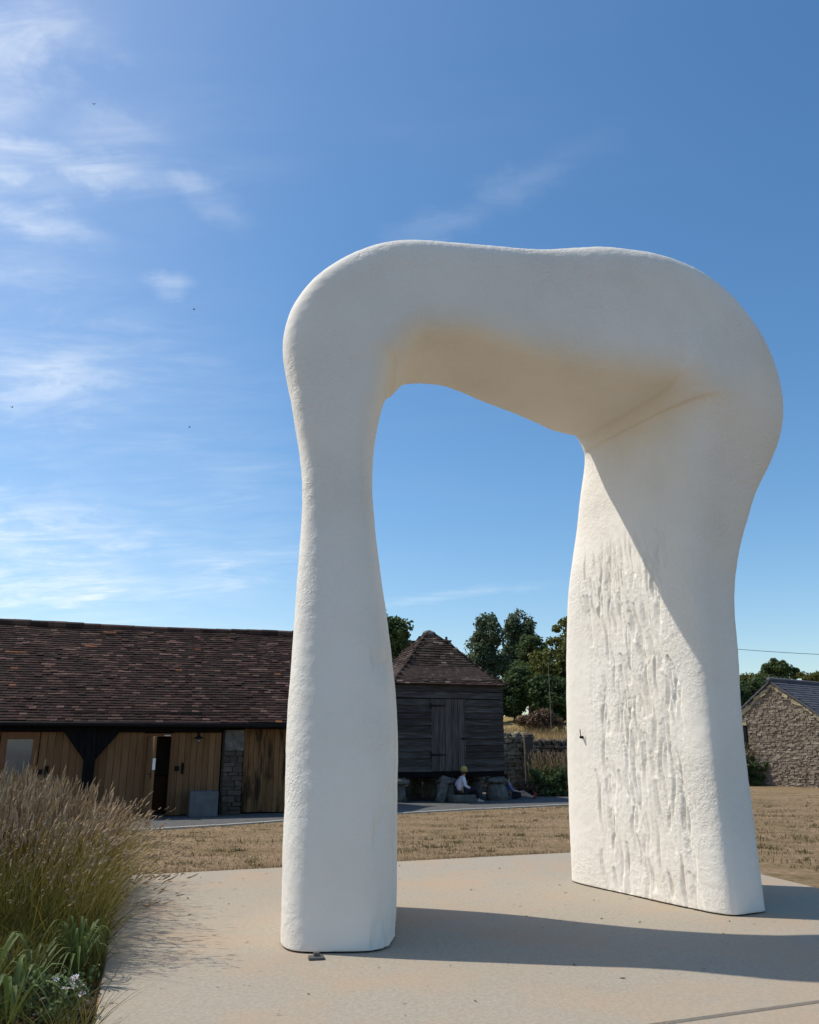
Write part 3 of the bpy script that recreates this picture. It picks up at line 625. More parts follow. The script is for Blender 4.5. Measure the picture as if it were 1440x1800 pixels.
# ------------------------------------------------------------------ granary
def build_granary():
    O = G(790, 1409); A = math.radians(18); gl = frame_of(O, A)
    root = empty('granary', (O.x, O.y, 0), A); tag(root, 'weathered timber granary on staddle stones with a pyramid tile roof', 'granary')
    X = lambda px, py=1280, yl=0: gl(px, py, yl)[0]
    Z = lambda py, px=790, yl=0: gl(px, py, yl)[1]
    xr = X(884); xl = -xr * .98; s = xr - xl; zb = Z(1356); zt = Z(1203)
    cx = (xl + xr) / 2
    m = MB(); m.box(xl + .03, xr - .03, .035, s, zb + .01, zt); m.build('inner_wall', M_BLACKWOOD, root)
    m = MB(); m.box(xl, xr, -.01, .13, zb - .16, zb); m.box(xl, xr, s - .13, s, zb - .16, zb); m.box(xl, xl + .13, .13, s - .13, zb - .16, zb); m.box(xr - .13, xr, .13, s - .13, zb - .16, zb); m.build('floor_beam', M_BLACKWOOD, root)
    m = MB(); m.box(xl + .13, xr - .13, .13, s - .13, zb - .05, zb + .008); m.build('floor', M_BLACKWOOD, root)
    d0, d1 = X(760), X(816); zd = Z(1229)
    def board(a, b, z0, z1, mt=M_WEATHER, nm='board'):
        q = MB(); t = random.uniform(-.008, .008); dz = random.uniform(-.012, .012)
        g = random.uniform(.012, .024); vs = [(a, .03, z0), (b, .03, z0), (b, .034, z1 - g), (a, .034, z1 - g), (a, -.04 + t, z0 - .006 + dz), (b, -.04 + t, z0 - .006 - dz), (b, .012 + t, z1 - g - dz), (a, .012 + t, z1 - g + dz)]
        q.add(vs, [(4, 5, 6, 7), (0, 1, 5, 4), (1, 2, 6, 5), (3, 0, 4, 7), (3, 7, 6, 2)]); q.build(nm, mt, root)
    n = 11; hh = (zd - zb) / n
    for i in range(n):
        board(xl, d0 - .03, zb + i * hh, zb + (i + 1) * hh + .012); board(d1 + .03, xr + .02, zb + i * hh, zb + (i + 1) * hh + .012)
    h2 = (zt - zd - .02) / 2
    for i in range(2): board(xl, xr + .02, zd + .03 + i * h2, zd + .03 + (i + 1) * h2)
    dr = empty('door', (0, 0, 0), 0, root)
    n = 5; ww = (d1 - d0) / n
    for i in range(n):
        q = MB(); t = random.uniform(-.006, .006); q.box(d0 + i * ww + .006, d0 + (i + 1) * ww - .006, -.025 + t, .012, zb - .005 + random.uniform(0, .02), zd); q.build('door_plank', M_WEATHERV, dr, bevel=.004)
    q = MB(); q.box(d0 - .03, d0 - .002, -.03, .02, zb, zd + .028); q.box(d1 + .002, d1 + .03, -.03, .02, zb, zd + .028); q.build('door_frame', M_WEATHERV, dr)
    for py in (1241, 1327):
        z = Z(py); q = MB(); q.prism([(d0 - .05, z - .03), (d0 + .42, z - .014), (d0 + .42, z + .014), (d0 - .05, z + .03)], -.045, -.033); q.box(d0 - .07, d0 - .03, -.05, -.03, z - .07, z + .07); q.build('hinge', M_BLACK, dr)
    q = MB(); q.box(d1 - .12, d1 + .04, -.045, -.034, Z(1300), Z(1297)); q.build('latch', M_BLACK, dr)
    # the other three walls, boarded the same way
    q = MB()
    for i in range(13):
        z0 = zb + i * (zt - zb) / 13; z1 = z0 + (zt - zb) / 13 + .012
        for M in (Matrix.Translation((xr, 0, 0)) @ Matrix.Rotation(math.pi / 2, 4, 'Z'), Matrix.Translation((xl, s, 0)) @ Matrix.Rotation(-math.pi / 2, 4, 'Z'), Matrix.Translation((xr, s, 0)) @ Matrix.Rotation(math.pi, 4, 'Z')):
            L = s
            t = random.uniform(-.006, .006)
            vs = [(0, .03, z0), (L, .03, z0), (L, .034, z1), (0, .034, z1), (0, -.024 + t, z0 - .01), (L, -.024 + t, z0 - .01), (L, .004, z1), (0, .004, z1)]
            q.add([M @ Vector(v) for v in vs], [(4, 5, 6, 7), (0, 1, 5, 4), (1, 2, 6, 5), (3, 0, 4, 7), (3, 7, 6, 2)])
    o = q.build('side_boarding', M_WEATHER, root); o['kind'] = 'stuff'
    # roof
    oh = .16; hw = s / 2 + oh; cy = s / 2; ez = zt - .02; az = Z(1108, 748, cy)
    def prof(t): return ez + (az - ez) * (t + .05 * math.sin(math.pi * min(1, t * 1.6)) * -1 * (1 if t < .62 else 0))
    m = MB(); m.add([(cx - hw, cy - hw, ez), (cx + hw, cy - hw, ez), (cx + hw, cy + hw, ez), (cx - hw, cy + hw, ez), (cx, cy, az - .16)],
                    [(0, 1, 4), (1, 2, 4), (2, 3, 4), (3, 0, 4), (3, 2, 1, 0)]); m.build('roof_deck', GTILES[1], root)
    sl = math.hypot(hw, az - ez); gauge = .098; nc = int(sl / gauge) - 1; spots = []
    for face in range(4):
        Rf = Matrix.Translation((cx, cy, 0)) @ Matrix.Rotation(face * math.pi / 2, 4, 'Z')
        for c in range(nc):
            t = c / (nc + 1); half = hw * (1 - t); z = prof(t); z2 = prof(min(1, t + .05)); th = math.atan2(z2 - z, hw * .05)
            w = .165; n = max(1, round(2 * half / w)); w2 = 2 * half / n
            for i in range(n):
                x = -half + (i + .5) * w2 + (random.uniform(-.02, .02)); x = max(-half + .05, min(half - .05, x + (w2 * .25 if c % 2 else -w2 * .25) * .8))
                M = Rf @ Matrix.Translation((x, -half - .01, z + random.uniform(0, .012))) @ Matrix.Rotation(th + math.radians(-9 + random.uniform(-3, 3)), 4, 'X') @ Matrix.Rotation(random.uniform(-.04, .04), 4, 'Z') @ Matrix.Rotation(random.uniform(-.03, .03), 4, 'Y')
                spots.append((c + (0 if face == 0 else 100), M))
    spots.sort(key=lambda q: q[0]); tile_mats([q[1] for q in spots], root, GTILES, GTILE_W, 300, .172, .15, .026)
    m = MB(); m.lathe([(.26, -.16), (.22, -.05), (.12, .02), (.03, .05)], 10, (cx, cy, az - .04), jit=.08); m.build('roof_cap', M_GREYSTONE, root, smooth=True)
    # staddle stones
    pos = [(X(787, 1380), .12), (X(876, 1380) , .12), (xl + .2, .12)] + [(x, y) for y in (s * .5, s - .25) for x in (xl + .25, cx, xr - .25)]
    for k, (x, y) in enumerate(pos):
        st = empty('staddle_stone', (x, y, 0), random.uniform(0, 3), root)
        big = 1.25 if k == 1 else 1.0
        m = MB(); m.lathe([(.27 * big, 0), (.25 * big, .2), (.215 * big, .45), (.17 * big, zb - .36)], 12, jit=.05); m.build('shaft', M_GREYSTONE, st, smooth=True)
        m = MB(); m.lathe([(.17, zb - .355), (.34, zb - .33), (.36, zb - .27), (.27, zb - .2), (.12, zb - .165)], 14, jit=.06); m.build('cap', M_GREYSTONE, st, smooth=True)
    return gl, O, A
gl, GO, GA = build_granary()
def gpoint(px, py, yl, z=0.0):
    x, _ = gl(px, py, yl); ex = Vector((math.cos(GA), math.sin(GA), 0)); ey = Vector((-math.sin(GA), math.cos(GA), 0))
    p = Vector((GO.x, GO.y, 0)) + ex * x + ey * yl; p.z = z; return p
def leaning_slab():
    p = gpoint(774, 1405, -.25); m = MB(); m.box(-.14, .14, -.04, .04, 0, .75, jit=.02)
    o = m.build('stone_slab', M_GREYSTONE, loc=(p.x, p.y, 0.0), rot=(math.radians(-8), math.radians(17), GA), bevel=.02); tag(o, 'narrow grey stone slab leaning on the left staddle stone', 'stone')
    p = gpoint(814, 1413, -.45); m = MB(); m.box(-.38, .36, -.2, .2, 0, .2, jit=.02); o = m.build('stone_block', M_GREYSTONE, loc=(p.x, p.y, .004), rot=(0, 0, GA), bevel=.02)
    tag(o, 'low rough stone block used as a seat', 'stone')
    p = gpoint(704, 1402, .7)
    t = empty('bench', (p.x, p.y, 0), GA); tag(t, 'low dark timber bench in the shade under the granary', 'bench')
    m = MB(); m.box(-.75, .35, -.15, .15, .36, .4); m.build('seat', M_WEATHER, t, bevel=.005)
    for xx in (-.6, .2):
        m = MB(); m.box(xx - .04, xx + .04, -.12, .12, 0, .36); m.build('leg', M_WEATHER, t)
leaning_slab()

# ------------------------------------------------------------------ dry stone walls
def stone_meshes(mt, n=6):
    out = []
    for k in range(n):
        m = MB(); m.box(-.5, .5, -.5, .5, -.5, .5, jit=.12); me = m.mesh('stone', mt)
        bm = bmesh.new(); bm.from_mesh(me); bmesh.ops.bevel(bm, geom=bm.edges[:], offset=.13, segments=1, affect='EDGES', clamp_overlap=True); bm.to_mesh(me); bm.free(); out.append(me)
    return out
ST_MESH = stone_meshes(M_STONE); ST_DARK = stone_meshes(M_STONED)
def dry_wall(a, b, h, thick, label, meshes, sw=.24, sh=.11, coping=True, ends=True, vis_from=0.0):
    d = b - a; L = d.length; rz = math.atan2(d.y, d.x)
    root = empty('dry_stone_wall', (a.x, a.y, a.z), rz); tag(root, label, 'wall')
    m = MB(); m.box(.05, L - .05, .05, thick - .05, -.3, h - .03); m.build('core', M_CORE, root)
    cnt = 0; z = 0; placed = []
    while z < h - .02:
        hh = random.uniform(.75, 1.25) * sh; x = random.uniform(-.1, 0)
        while x < L:
            w = random.uniform(.6, 1.5) * sw; placed.append((x + w / 2, 0.05, z + hh / 2, w * .97, .2, hh * .95)); x += w
        if ends:
            y = .2
            while y < thick: w = random.uniform(.7, 1.4) * sw; placed.append((L - .05, y, z + hh / 2, .2, w * .95, hh * .95)); y += w
        z += hh
    if coping:
        x = 0
        while x < L:
            w = random.uniform(.09, .17); placed.append((x + w / 2, thick / 2, h + .1, w * .95, thick * .95, random.uniform(.2, .32))); x += w
    far = MB(); near = set(sorted(range(len(placed)), key=lambda k: (placed[k][0] < vis_from, placed[k][1] > .1 and placed[k][4] < .3 and placed[k][0] < L - .3))[:300])
    for k, (x, y, zz, sx, sy, sz) in enumerate(placed):
        me = random.choice(meshes); rot = Euler((random.uniform(-.16, .16), random.uniform(-.17, .17), random.uniform(-.22, .22)))
        if k in near:
            o = link_mesh('stone', me, root, (x, y + random.uniform(-.055, .045), zz), rot); o.scale = (sx, sy, sz)
        else:
            M = Matrix.Translation((x, y, zz)) @ rot.to_matrix().to_4x4() @ Matrix.Diagonal((sx, sy, sz, 1)); far.add([M @ v.co for v in me.vertices], [tuple(p.vertices) for p in me.polygons])
    if far.v:
        o = far.build('stone_courses', meshes[0].materials[0], root); o['kind'] = 'stuff'
A1 = G(780, 1392); A1 = Vector((-2.6, 30.6, 0)); B1 = D(926, 1388, 30.9); B1.z = 0
dry_wall(A1, B1, D(900, 1299, 30.8).z, .55, 'rough dry stone wall behind the granary corner, with upright coping stones', ST_MESH, .26, .13, vis_from=3.6)
def gate_pier():
    p = D(932, 1385, 30.6); z = D(932, 1294, 30.6).z; m = MB(); m.box(-.16, .16, -.2, .25, -.1, z, jit=.02); m.lathe([(.2, z), (.19, z + .06), (.1, z + .1)], 8)
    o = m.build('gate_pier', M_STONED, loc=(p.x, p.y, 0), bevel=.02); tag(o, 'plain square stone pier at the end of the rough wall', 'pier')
gate_pier()
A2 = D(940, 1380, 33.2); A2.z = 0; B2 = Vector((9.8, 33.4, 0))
dry_wall(A2, B2, D(970, 1311, 33.3).z, .5, 'dark dry stone wall in shade below the dry field', ST_DARK, .3, .12)  # darker stone meshes carry this wall's shade in their colour

# ------------------------------------------------------------------ right stone barn
def build_stone_barn():
    b = math.radians(52); gx = Vector((math.cos(b), -math.sin(b), 0)); rd = Vector((math.sin(b), math.cos(b), 0))
    Y0 = 34.6; ap = D(1355, 1197, Y0); az = ap.z
    # gable local frame: x along the gable to the right (nearer), y = into the building
    root = empty('stone_barn', (ap.x, ap.y, 0), -b); tag(root, 'stone barn with a sunlit rubble gable and grey slate roof', 'barn')
    def gp(px, py):
        d = ray(px, py); C = Vector((0, 0, CAM_H)); t = (Vector((ap.x, ap.y, 0)) - C).dot(rd) / d.dot(rd); h = C + d * t; return (h - Vector((ap.x, ap.y, 0))).dot(gx), h.z
    ex, ezl = gp(1287, 1262); hw = -ex; ex2, ez2 = gp(1440, 1251)
    slope = (az - ezl) / hw; ez = ezl; ln = 11.0
    print('stone barn hw', hw, 'apex', az, 'eave', ez, 'right point', ex2, ez2)
    hwr = hw
    m = MB(); m.prism([(-hw, -.1), (hwr, -.1), (hwr, ez), (0, az - .02), (-hw, ez)], 0.06, .4); m.build('gable_wall', M_MORTAR, root)
    m = MB(); m.box(-hw, -hw + .4, .4, ln, -.1, ez); m.box(hwr - .4, hwr, .4, ln, -.1, ez); m.box(-hw + .4, hwr - .4, ln - .4, ln, -.1, ez); m.build('side_wall', M_GABLE, root)
    # rubble face: hundreds of small stones in one part, the verge stones singly
    q = MB(); z = 0.0
    while z < az - .1:
        hh = random.uniform(.05, .10); half = hw if z < ez else hw * (az - z - .05) / (az - ez); x = -half + random.uniform(0, .1)
        while x < half - .06:
            w = random.uniform(.08, .24); w = min(w, half - x)
            wx = x < -half + .3 and .9 < z < 2.3 and -hw + .1 < x + w
            if not (-hw + .18 < x + w / 2 < -hw + .62 and 1.45 < z < 2.45):
                t = random.uniform(.0, .05); q.box(x + .006, x + w - .006, .03 - t * .7, .07, z + .004, z + hh - .004, jit=.018)
            x += w
        z += hh
    o = q.build('rubble_face', M_GABLE, root); o['kind'] = 'stuff'
    n = 16
    for sgn in (-1, 1):
        for i in range(n):
            t = (i + .5) / n; x = sgn * hw * t; zz = az - (az - ez) * t - .17; sz = random.uniform(.16, .26)
            M = (sgn * -1) * math.atan2(az - ez, hw) if sgn < 0 else math.atan2(az - ez, hw)
            a1 = random.uniform(.09, .17); b1 = random.uniform(.05, .12); mm = MB(); mm.box(-a1, a1, -.04, .05, -b1, b1, jit=.03); mm.build('verge_stone', random.choice((M_YSTONE, M_YSTONE, M_STONE)), root, loc=(x, -.0, zz + random.uniform(-.05, .03)), rot=(0, math.atan2(az - ez, hw) * sgn * random.uniform(.3, 1.1), 0), bevel=.015)
    m = MB(); m.box(-hw + .2, -hw + .6, -.03, .05, 1.5, 2.4); m.build('window_dark_block', M_BLACK, root)  # solid black block; the darkness inside a window is put in as colour
    m = MB(); m.box(-hw + .14, -hw + .66, -.06, .05, 2.4, 2.52); m.build('lintel', M_YSTONE, root)
    # roof: slates in courses
    th = math.atan2(az - ez, hw); sl = math.hypot(hw, az - ez) + .3
    for sgn in (1, -1):
        base = Matrix.Translation((0, 0, az + .02)) @ (Matrix.Rotation(math.pi / 2, 4, 'Z') if sgn > 0 else Matrix.Rotation(-math.pi / 2, 4, 'Z'))
        m = MB()
        Mr = base @ Matrix.Rotation(0, 4, 'X')
        # local of face: x along ridge, y downwards slope
        def P(x, s, up): 
            px = sgn * (s * math.cos(th)) + sgn * up * math.sin(th); pz = az + .04 - s * math.sin(th) + up * math.cos(th); return Vector((px, x, pz))
        m.add([P(-.12, 0, 0), P(ln + .1, 0, 0), P(ln + .1, sl, 0), P(-.12, sl, 0), P(-.12, 0, -.07), P(ln + .1, 0, -.07), P(ln + .1, sl, -.07), P(-.12, sl, -.07)],
              [(0, 1, 2, 3), (4, 7, 6, 5), (0, 3, 7, 4), (1, 5, 6, 2), (3, 2, 6, 7), (0, 4, 5, 1)])
        m.build('roof_deck', M_SLATE, root)
        m = MB(); g = .17; nc = int(sl / g)
        for c in range(nc + 1):
            s1 = sl + .02 - c * g; s0 = max(0, s1 - g * 1.15); x = -.14 + (.13 if c % 2 else 0)
            while x < ln + .1:
                u = random.uniform(.0, .006)
                m.add([P(x + .004, s0, .008), P(x + .256, s0, .008), P(x + .256, s1, .028 + u), P(x + .004, s1, .028 + u), P(x + .256, s1, .004), P(x + .004, s1, .004)], [(0, 1, 2, 3), (3, 2, 4, 5)]); x += .26
        o = m.build('slate_courses', M_SLATE, root); o['kind'] = 'stuff'
    m = MB(); m.tube([(0, -.15, az + .05), (0, ln + .1, az + .05)], .1, 8); m.build('ridge', M_SLATE, root, smooth=True)
build_stone_barn()

# house mostly hidden behind the granary roof
def build_house():
    p = D(790, 1150, 52); gz = float(hgt(p.x, p.y)); top = D(800, 1131, 52).z - gz; ev = D(822, 1160, 52).z - gz
    r = empty('house', (p.x, p.y, gz), math.radians(18)); tag(r, 'distant stone house showing its roof and chimney behind the granary', 'house')
    m = MB(); m.prism([(-4, 0), (1.05, 0), (1.05, ev), (-.0, top - .05), (-3.0, top - .05), (-4, ev)], 0, 6); m.build('wall', M_GABLE, r)
    m = MB(); m.prism([(1.3, ev - .25), (1.3, ev - .12), (.0, top + .06), (-.02, top - .06)], -.2, 6.2); m.prism([(-4.25, ev - .25), (-3.0, top - .06), (-.0, top - .04), (-.0, top + .06), (-3.0, top + .06), (-4.25, ev - .12)], -.2, 6.2); o = m.build('roof', M_SLATE, r)
    m = MB(); m.box(.1, .5, 1, 1.6, top - .6, top + .25); m.box(.06, .54, .96, 1.64, top + .25, top + .33); m.lathe([(.09, 0), (.08, .25)], 8, (.3, 1.3, top + .33)); m.build('chimney', M_STONED, o)
build_house()

# ------------------------------------------------------------------ trees and shrubs
def leaf_cloud(clumps, per, size, rng, flat=0.0):
    """clumps (n,4): centre + radius -> quads"""
    cl = np.repeat(clumps, per, axis=0); n = len(cl)
    d = rng.normal(size=(n, 3)); d /= np.linalg.norm(d, axis=1)[:, None]
    r = rng.random(n) ** .45
    c = cl[:, :3] + d * (r * cl[:, 3])[:, None] * np.array([1, 1, .8])
    nrm = d * .6 + rng.normal(size=(n, 3)) * .6 + np.array([0, 0, .5]); nrm /= np.linalg.norm(nrm, axis=1)[:, None]
    a = np.cross(nrm, rng.normal(size=(n, 3))); a /= np.linalg.norm(a, axis=1)[:, None]; b = np.cross(nrm, a)
    s = size * rng.uniform(.6, 1.35, n); L = (a * s[:, None]); Wd = b * (s * .55)[:, None]
    v = np.stack([c - L, c + Wd + nrm * (s * .12)[:, None], c + L, c - Wd + nrm * (s * .12)[:, None]], 1).reshape(-1, 3)
    return v, np.arange(n * 4).reshape(-1, 4)
def tree(name, x, y, blobs, label, mt, leaf=.13, per=60, nclump=90, cat='tree', group=None, z=None, trunk_r=.22, clump_r=.35, lean=0.0, droop=0.0):
    """blobs: (dx,dy,z_centre,rx,rz) relative to base"""
    gz = float(hgt(x, y)) if z is None else z
    r = empty(name, (x, y, gz)); tag(r, label, cat, group)
    leaf *= .78; per = int(per * 1.6); rng = np.random.default_rng(int(abs(x * 977 + y * 131)) % 100000); cl = []
    vol = sum(b[3] ** 2 * b[4] for b in blobs) 
    for (dx, dy, zc, rx, rzz) in blobs:
        n = max(10, int(nclump * 1.5 * (rx ** 2 * rzz) / vol))
        d = rng.normal(size=(n, 3)); d /= np.linalg.norm(d, axis=1)[:, None]; rad = rng.uniform(.45, 1.0, n) ** .6
        p = d * rad[:, None] * np.array([rx, rx, rzz]) + np.array([dx, dy, zc])
        cr = rng.uniform(.6, 1.35, n) * clump_r * (rx ** .5) * 1.1
        cl.append(np.concatenate([p, cr[:, None]], 1))
    cl = np.concatenate(cl); cl = cl[cl[:, 2] > .15]
    v, f = leaf_cloud(cl, per, leaf, rng)
    if droop: v[:, 2] -= rng.random(len(v) // 4).repeat(4) ** 2 * droop
    link_mesh('crown', np_mesh('crown', v, f, mt), r)
    m = MB(); bz = min(b[2] - b[4] * .6 for b in blobs); top = max(b[2] + b[4] * .4 for b in blobs)
    for k in range(1): m.tube([(0, 0, -.3), (lean * .3, 0, bz * .5), (lean, 0, max(bz, .3)), (lean * 1.2, .1, top)], [trunk_r * 1.25, trunk_r, trunk_r * .8, trunk_r * .12], 8)
    for c in cl[rng.choice(len(cl), min(14, len(cl)), replace=False)]:
        z0 = max(.2, min(c[2] * .62, top * .8)); m.tube([(lean * min(1, z0 / max(bz, .3)), 0, z0), ((c[0] + lean) * .5, c[1] * .5, (z0 + c[2]) * .5 + .1), c[:3]], [trunk_r * .45, trunk_r * .25, .02], 5)
    m.build('trunk', M_BARK, r, smooth=True); return r
def tpx(px, Y): return D(px, 1250, Y).x
def zpx(py, Y, px=900, gz=0): return D(px, py, Y).z - gz
def blob(px, py, rpx, rpy, Y, x0, gz, dy=0.0):
    p = D(px, py, Y + dy); k = (Y * math.cos(PITCH)) / FPX; return (p.x - x0, dy, p.z - gz, rpx * k * 1.04, rpy * k * 1.07)
def px_tree(name, Y, basepx, bl_, label, mt, **kw):
    x0 = tpx(basepx, Y); gz = float(hgt(x0, Y)); return tree(name, x0, Y, [blob(b[0], b[1], b[2], b[3], Y, x0, gz, b[4] if len(b) > 4 else 0) for b in bl_], label, mt, **kw)
T = 'trees behind the farm buildings'
px_tree('broadleaf_tree', 48, 668, [(672, 1130, 48, 48), (700, 1115, 18, 25), (640, 1160, 40, 40)], 'round dark tree between the left leg and the granary roof', M_LEAF, leaf=.16, per=70, nclump=80, group=T, clump_r=.4)
px_tree('birch_tree', 66, 862, [(860, 1105, 26, 30), (848, 1150, 26, 40), (868, 1190, 34, 40), (845, 1200, 22, 26)], 'tall loose grey green birch just right of the granary roof', M_LEAFB, leaf=.17, per=70, nclump=90, group=T, droop=.5, clump_r=.42)
px_tree('birch_tree', 69, 912, [(910, 1100, 25, 26), (918, 1140, 22, 40), (900, 1170, 26, 44)], 'slimmer birch right beside the tall birch', M_LEAFB, leaf=.17, per=65, nclump=80, group=T, droop=.5, clump_r=.42)
px_tree('broadleaf_tree', 57, 1010, [(990, 1130, 30, 42), (1040, 1120, 60, 55), (960, 1180, 36, 36), (1010, 1210, 60, 60), (1090, 1180, 50, 60)], 'big yellow green tree emerging from behind the right leg', M_LEAFY, leaf=.17, per=75, nclump=170, group=T, clump_r=.4)
px_tree('broadleaf_tree', 62, 935, [(938, 1150, 26, 34), (925, 1190, 32, 30)], 'small dark green tree between birch and yellow green tree', M_LEAF, leaf=.16, per=70, nclump=70, group=T)
px_tree('shrub', 53, 905, [(898, 1225, 26, 32), (912, 1205, 24, 30), (885, 1240, 14, 20)], 'dark green thicket beside the granary wall', M_LEAFD, leaf=.14, per=80, nclump=80, cat='shrub', trunk_r=.1)
px_tree('shrub', 52, 975, [(972, 1235, 32, 40), (950, 1215, 24, 30), (992, 1260, 24, 22)], 'deep green bushy thicket left of the right leg above the field', M_LEAFD, leaf=.14, per=80, nclump=110, cat='shrub', trunk_r=.1)
px_tree('shrub', 47.5, 940, [(930, 1272, 20, 14), (952, 1268, 24, 18), (975, 1276, 16, 12)], 'low brown scrub heap at the top of the dry field', M_BROWNLEAF, leaf=.10, per=70, nclump=50, cat='shrub', trunk_r=.05, clump_r=.3)
px_tree('broadleaf_tree', 60, 1240, [(1252, 1170, 36, 44), (1236, 1215, 55, 60), (1282, 1245, 20, 36)], 'dark tree at the right edge of the right leg', M_LEAFD, leaf=.17, per=75, nclump=110, group=T)
px_tree('hedge', 62, 1320, [(1300, 1236, 30, 34), (1340, 1222, 34, 28), (1372, 1225, 26, 30)], 'dark hedge behind the slate roofed stone barn', M_LEAFD, leaf=.16, per=80, nclump=110, cat='hedge', trunk_r=.12)
px_tree('broadleaf_tree', 110, 1368, [(1362, 1180, 21, 19), (1388, 1182, 16, 13), (1368, 1172, 14, 14)], 'rounded distant tree above the slate roof ridge', M_LEAF, leaf=.22, per=70, nclump=70, group=T, trunk_r=.3)
px_tree('hedge', 105, 1330, [(1315, 1200, 30, 12), (1340, 1197, 24, 10)], 'far hedge line left of the distant round tree', M_LEAFY, leaf=.22, per=50, nclump=50, cat='hedge', trunk_r=.12)
px_tree('hedge', 108, 1430, [(1420, 1190, 20, 9), (1455, 1192, 30, 9)], 'far pale hedge right of the distant round tree', M_LEAFY, leaf=.22, per=50, nclump=50, cat='hedge', trunk_r=.12)
for k, (x, y, h, lab) in enumerate([(-38, 95, 9, 'distant round oak off beyond the barn roof'), (-60, 120, 11, 'large far oak beyond the left barn'), (62, 95, 9, 'far oak off to the right past the stone barn'), (18, 130, 8, 'far tree behind the field')]):
    if D(0, 1100, y).z > 0 and k in (2,):
        tree('broadleaf_tree', x, y, [(0, 0, h * .6, h * .38, h * .36), (1.5, 0, h * .45, h * .3, h * .3)], lab, M_LEAF, leaf=.25, per=50, nclump=70, group=T)

# ------------------------------------------------------------------ grasses
def ribbons(base, lean, height, width, rng, seg=4, bend=1.6, tip=.08):
    """arching blades: base (n,3), lean (n,2) horizontal reach"""
    n = len(base); t = np.linspace(0, 1, seg + 1)
    az = rng.uniform(0, 2 * np.pi, n); side = np.stack([np.cos(az), np.sin(az), np.zeros(n)], 1)
    V = []
    for tt in t:
        c = base + np.concatenate([lean * (tt ** bend), np.zeros((n, 1))], 1)
        c[:, 2] += height * (tt - .18 * tt ** 3 * np.minimum(1.6, np.linalg.norm(lean, axis=1) / np.maximum(height, .01)))
        w = width * (1 - tt * (1 - tip)); V += [c - side * w[:, None], c + side * w[:, None]]
    V = np.stack(V, 1); k = 2 * (seg + 1)
    F = np.array([(2 * i, 2 * i + 1, 2 * i + 3, 2 * i + 2) for i in range(seg)])
    F = (np.arange(n)[:, None, None] * k + F[None]).reshape(-1, 4); return V.reshape(-1, 3), F
def spikes(p0, p1, rad, rng, rings=5, side=4):
    """fluffy seed heads from p0 to p1"""
    n = len(p0); ax = p1 - p0; up = np.array([.3, .2, .93]); a = np.cross(ax, up); a /= np.linalg.norm(a, axis=1)[:, None] + 1e-9; b = np.cross(ax, a); b /= np.linalg.norm(b, axis=1)[:, None] + 1e-9
    V = []; prof = np.array([.35, 1, .95, .8, .25]); 
    bow = rng.normal(size=(n, 3)) * .012
    for i in range(rings):
        t = i / (rings - 1); c = p0 + ax * t + bow * (4 * t * (1 - t))
        for s in range(side):
            an = 2 * np.pi * s / side + i * .6; r = rad * prof[i] * rng.uniform(.6, 1.4, n); V.append(c + (a * np.cos(an) + b * np.sin(an)) * r[:, None])
    V = np.stack(V, 1); k = rings * side
    F = np.array([(i * side + s, i * side + (s + 1) % side, (i + 1) * side + (s + 1) % side, (i + 1) * side + s) for i in range(rings - 1) for s in range(side)])
    F = (np.arange(n)[:, None, None] * k + F[None]).reshape(-1, 4); return V.reshape(-1, 3), F
def merge(*parts):
    V = []; F = []; MI = []; o = 0
    for v, f, mi in parts: V.append(v); F.append(f + o); MI.append(np.full(len(f), mi)); o += len(v)
    return np.concatenate(V), np.concatenate(F), np.concatenate(MI)

